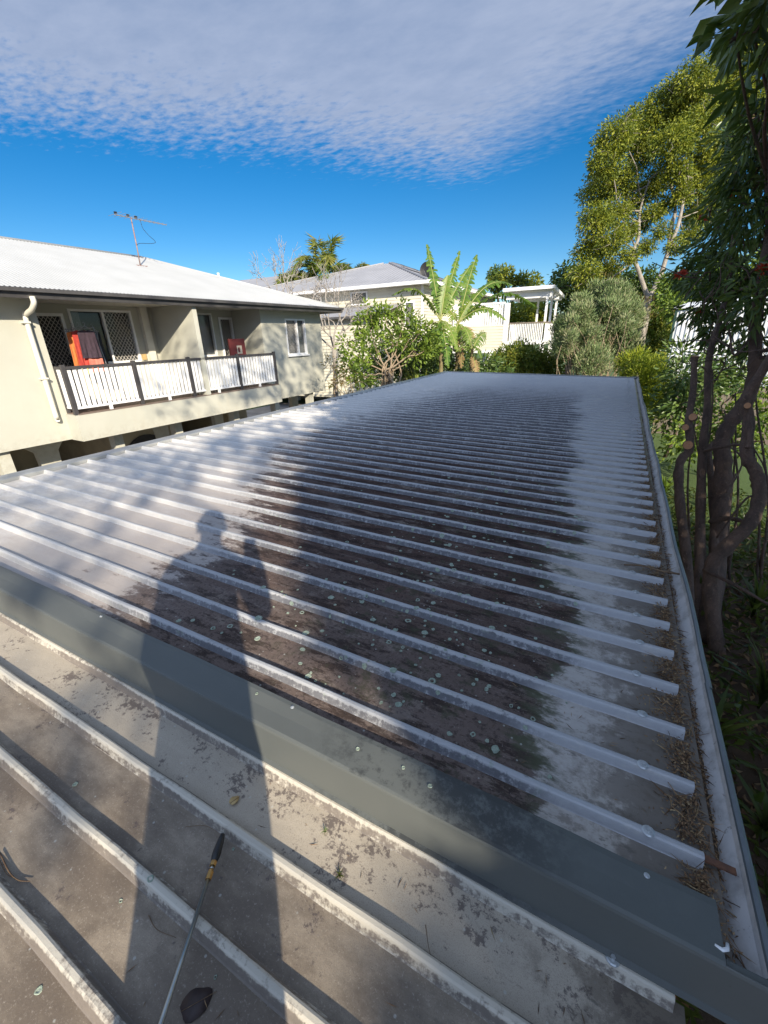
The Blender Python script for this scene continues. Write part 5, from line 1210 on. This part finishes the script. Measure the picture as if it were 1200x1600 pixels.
# pressure-washer lance lying across the sheets
def wand():
    a = on_near(238, 1640, .055); b_ = on_near(326, 1372, .045); c = on_near(336, 1348, .043); d = on_near(348, 1304, .034)
    ax = (b_-a)/np.linalg.norm(b_-a); root = empty('washer_lance', tuple(b_)); tag(root, 'pressure-washer lance with steel tube, brass coupling and black tip on the near roof', 'lance')
    a2 = b_ - ax*.62
    MB().tube([a2-b_, np.zeros(3)], .0052, 12).build('tube', MAT['steel'], root, True)
    L = np.linalg.norm(c-b_); ax2 = (d-b_)/np.linalg.norm(d-b_)
    def seg(s0, s1, r, name, mat, n=12): MB().tube([ax2*s0, ax2*s1], r, n).build(name, MAT[mat], root, n > 8)
    seg(-.004, .014, .0082, 'coupling_nut', 'brass', 6); seg(.0145, .020, .0065, 'coupling_collar', 'brass'); seg(.0205, .028, .0045, 'coupling_neck', 'steel'); seg(.0285, .040, .0085, 'coupling_nut', 'brass', 6)
    LL = np.linalg.norm(d-b_)
    t = np.linspace(.0405, LL, 7); rr = [.0085, .0115, .0118, .011, .0098, .0085, .0065]
    MB().tube([ax2*s for s in t], rr, 14).build('nozzle_guard', MAT['black'], root, True)
    MB().tube([ax2*(LL+.0002), ax2*(LL+.004)], .004, 10).build('jet', MAT['steel'], root, True)
wand()
def leaf_thing(name, px, py, r, stretch, rot, mat, label, cat, dz=.004, curl=.2, outline=None):
    c = on_near(px, py, dz); root = empty(name, tuple(c), rot); tag(root, label, cat); V = [(0, 0, 0)]; n = 20; F = []
    for k in range(n):
        a = 6.283*k/n; q = r*(1+.08*math.sin(3*a+1)+.05*math.sin(5*a)); x, y = q*stretch*math.cos(a), q*math.sin(a)
        if outline: x *= outline(a); y *= outline(a)
        V.append((x, y, curl*(abs(y)/r)**2*r + .04*r*math.sin(4*a)))
    F = [(0, 1+k, 1+(k+1) % n) for k in range(n)]; b = MB(); b.add(V, F); o = b.build('blade', MAT[mat], root, True); sm = o.modifiers.new('t', 'SOLIDIFY'); sm.thickness = .0006
    MB().tube([(-r*stretch*.9, 0, .001), (r*stretch*1.35, 0, .002)], .0007, 5).build('stalk', MAT['twig'], root)
leaf_thing('fallen_leaf', 366, 1251, .013, 1.15, 1.2, 'yellow_leaf', 'dry yellow leaf lying in the shadow beside the rib', 'leaf', .006, .3)
leaf_thing('fallen_leaf', 306, 1568, .026, 1.25, .9, 'dark_leaf', 'dark brown wet leaf flat beside the lance tube', 'leaf', .0015, .02)
# grass tufts caught behind the near rib
for (px, py, lab) in ((530, 1368, 'dry moss tuft caught behind the near rib'), (508, 1300, 'small green weed tuft on the light sheet')):
    p = on_near(px, py); strap_clump(0, 0, .016, 22, lab, 'leaf_grey' if py < 1320 else 'leaf_under', .0022, tuple(p), group='tufts on the near roof', name='moss_tuft', cat='tuft', spread=1.1)
# stick bridging the gutter farther along
st = empty('stick', (5.0, 1.48, -.10)); tag(st, 'brown stick lying across the gutter edge', 'stick')
MB().tube(path([(-.10, .03, -.01), (-.02, .0, .02), (.06, -.015, .018), (.15, -.005, .014)], 4), np.linspace(.004, .0055, 13), 7).build('wood', MAT['twig'], st, True)

# ------------------------------------------------------------------ the photographer, standing behind the camera
def person():
    fx, fy = math.sin(YAW), math.cos(YAW); rx, ry = fy, -fx        # forward and right on the ground
    bx, by = 4.71, -1.267; z0 = NDZ-RH-SL*bx+.0
    def P(r, f, z): return (bx+rx*r+fx*f, by+ry*r+fy*f, z0+z)
    root = empty('person', (bx, by, z0)); tag(root, 'person in dark work clothes holding up a phone, behind the camera', 'person')
    V = {}; E = []; pts = []; rad = []
    def v(k, p, r): V[k] = len(pts); pts.append(np.array(p)-np.array((bx, by, z0))); rad.append(r)
    v('pel', P(0, -.02, .93), (.170, .13)); v('waist', P(0, -.03, 1.08), (.168, .13)); v('chest', P(0, -.03, 1.27), (.172, .13)); v('neckb', P(0, -.02, 1.44), (.085, .075)); v('neck', P(0, .01, 1.51), (.055, .055)); v('head', P(0, .035, 1.60), (.082, .098)); v('crown', P(0, .03, 1.70), (.074, .090))
    E += [('pel', 'waist'), ('waist', 'chest'), ('chest', 'neckb'), ('neckb', 'neck'), ('neck', 'head'), ('head', 'crown')]
    for s, n in ((-1, 'l'), (1, 'r')):
        v('hip'+n, P(.085*s, -.02, .86), (.110, .11)); v('knee'+n, P(.092*s, .02, .50), (.098, .098)); v('ank'+n, P(.088*s, -.03, .10), (.084, .084)); v('heel'+n, P(.085*s, -.02, .045), (.045, .042)); v('toe'+n, P(.10*s, .17, .035), (.042, .03))
        E += [('pel', 'hip'+n), ('hip'+n, 'knee'+n), ('knee'+n, 'ank'+n), ('ank'+n, 'heel'+n), ('heel'+n, 'toe'+n)]
        v('sh'+n, P(.185*s, -.03, 1.385), (.068, .068))
        if s > 0: v('el'+n, P(.245, .06, 1.10), (.052, .052)); v('wr'+n, P(.212, .22, 1.245), (.031, .03)); v('palm'+n, P(.188, .262, 1.287), (.034, .020))
        else: v('el'+n, P(-.190, -.05, 1.10), (.050, .050)); v('wr'+n, P(-.185, .02, .86), (.034, .032)); v('palm'+n, P(-.185, .04, .78), (.022, .036))
        E += [('neckb', 'sh'+n), ('sh'+n, 'el'+n), ('el'+n, 'wr'+n), ('wr'+n, 'palm'+n)]
    me = bpy.data.meshes.new('body'); me.from_pydata([tuple(p) for p in pts], [(V[a], V[b]) for a, b in E], []); me.update()
    o = link('body', me, root); sk = o.modifiers.new('skin', 'SKIN'); sk.use_smooth_shade = True
    if not me.skin_vertices: me.skin_vertices.new() if hasattr(me.skin_vertices, 'new') else None
    ok = bool(me.skin_vertices)
    if not ok:
        bm = bmesh.new(); bm.from_mesh(me); bm.verts.layers.skin.verify(); bm.to_mesh(me); bm.free()
    for i, sv in enumerate(me.skin_vertices[0].data): sv.radius = rad[i]; sv.use_root = (i == 0)
    ss = o.modifiers.new('sub', 'SUBSURF'); ss.levels = 2; ss.render_levels = 2
    m, nt, bs = nodes('clothes_and_skin'); g = G(nt); x, y, z = g.xyz(g.obj())
    c = g.mix(g.step(z, .98, .985), (.03, .035, .05), (.12, .14, .17)); c = g.mix(g.step(z, 1.475, 1.48), c, (.45, .27, .19)); c = g.mix(g.step(z, .085, .09), (.05, .035, .025), c)
    far = g.m('MULTIPLY', g.step(z, 1.10, 1.11), g.step(g.m('ADD', g.m('MULTIPLY', x, fx), g.m('MULTIPLY', y, fy)), .10, .11)); c = g.mix(far, c, (.45, .27, .19))
    g.put(bs.inputs['Base Color'], c); bs.inputs['Roughness'].default_value = .8; me.materials.append(m)
    def sphere(name, c, rx_, ry_, rz_, mat, nu=16, nv=10, zmin=-1):
        b = MB(); 
        for j in range(nv+1):
            th = math.pi*j/nv
            for i in range(nu):
                a = 6.283*i/nu; q = (rx_*math.sin(th)*math.cos(a), ry_*math.sin(th)*math.sin(a), max(rz_*math.cos(th), zmin*rz_)); b.v.append((c[0]+rx*q[0]+fx*q[1], c[1]+ry*q[0]+fy*q[1], c[2]+q[2]))
        for j in range(nv):
            for i in range(nu): b.f.append((j*nu+i, j*nu+(i+1) % nu, (j+1)*nu+(i+1) % nu, (j+1)*nu+i))
        return b.build(name, mat, root, True)
    L = lambda r, f, z: np.array(P(r, f, z))-np.array((bx, by, z0))
    sphere('hair', L(0, .015, 1.665), .094, .112, .115, simple('dark_hair', (.03, .02, .014), (.05, .03, .02), 60, .7), zmin=-.25)
    for s in (-1, 1):
        sphere('ear', L(.088*s, .03, 1.61), .012, .025, .035, MAT['skin'], 10, 8); sphere('eye', L(.032*s, .122, 1.625), .012, .010, .008, MAT['white'], 8, 6)
    for q in range(4):
        z = 1.267+.018*q; MB().tube([L(.182, .268, z), L(.188, .298, z), L(.170, .311, z), L(.148+.003*q, .309, z)], [.0095, .009, .0085, .0065], 7).build('finger', MAT['skin'], root, True)
        f_ = .045-.017*q; e = .012*(1 if q in (1, 2) else 0); MB().tube([L(-.185, f_+.02, .765), L(-.183, f_+.024, .735), L(-.174, f_+.028, .705-e), L(-.162, f_+.028, .690-e)], [.0095, .009, .0082, .0065], 7).build('finger', MAT['skin'], root, True)
    MB().tube([L(.186, .255, 1.277), L(.168, .272, 1.304), L(.140, .284, 1.314)], [.011, .010, .008], 7).build('thumb', MAT['skin'], root, True)
    MB().tube([L(-.180, .055, .80), L(-.172, .082, .765), L(-.166, .090, .735)], [.011, .010, .008], 7).build('thumb', MAT['skin'], root, True)
    sphere('nose', L(0, .135, 1.60), .014, .020, .022, MAT['skin'], 10, 8); sphere('mouth', L(0, .122, 1.565), .024, .010, .007, simple('lips', (.35, .14, .11), None, 30, .5), 10, 6)
    ph = empty('phone', tuple(CAM - RT*.022 - UP*.058 - FW*.011)); tag(ph, 'slim black phone held up by the person behind the camera', 'phone')
    ph.rotation_euler = (-PITCH, 0, -YAW)
    bevel(MB().box(-.037, .037, -.0045, .004, -.08, .08).build('case', MAT['black'], ph), .003)
    MB().box(-.034, .034, -.0056, -.0047, -.076, .076).build('screen', MAT['dark_interior'], ph)
person()
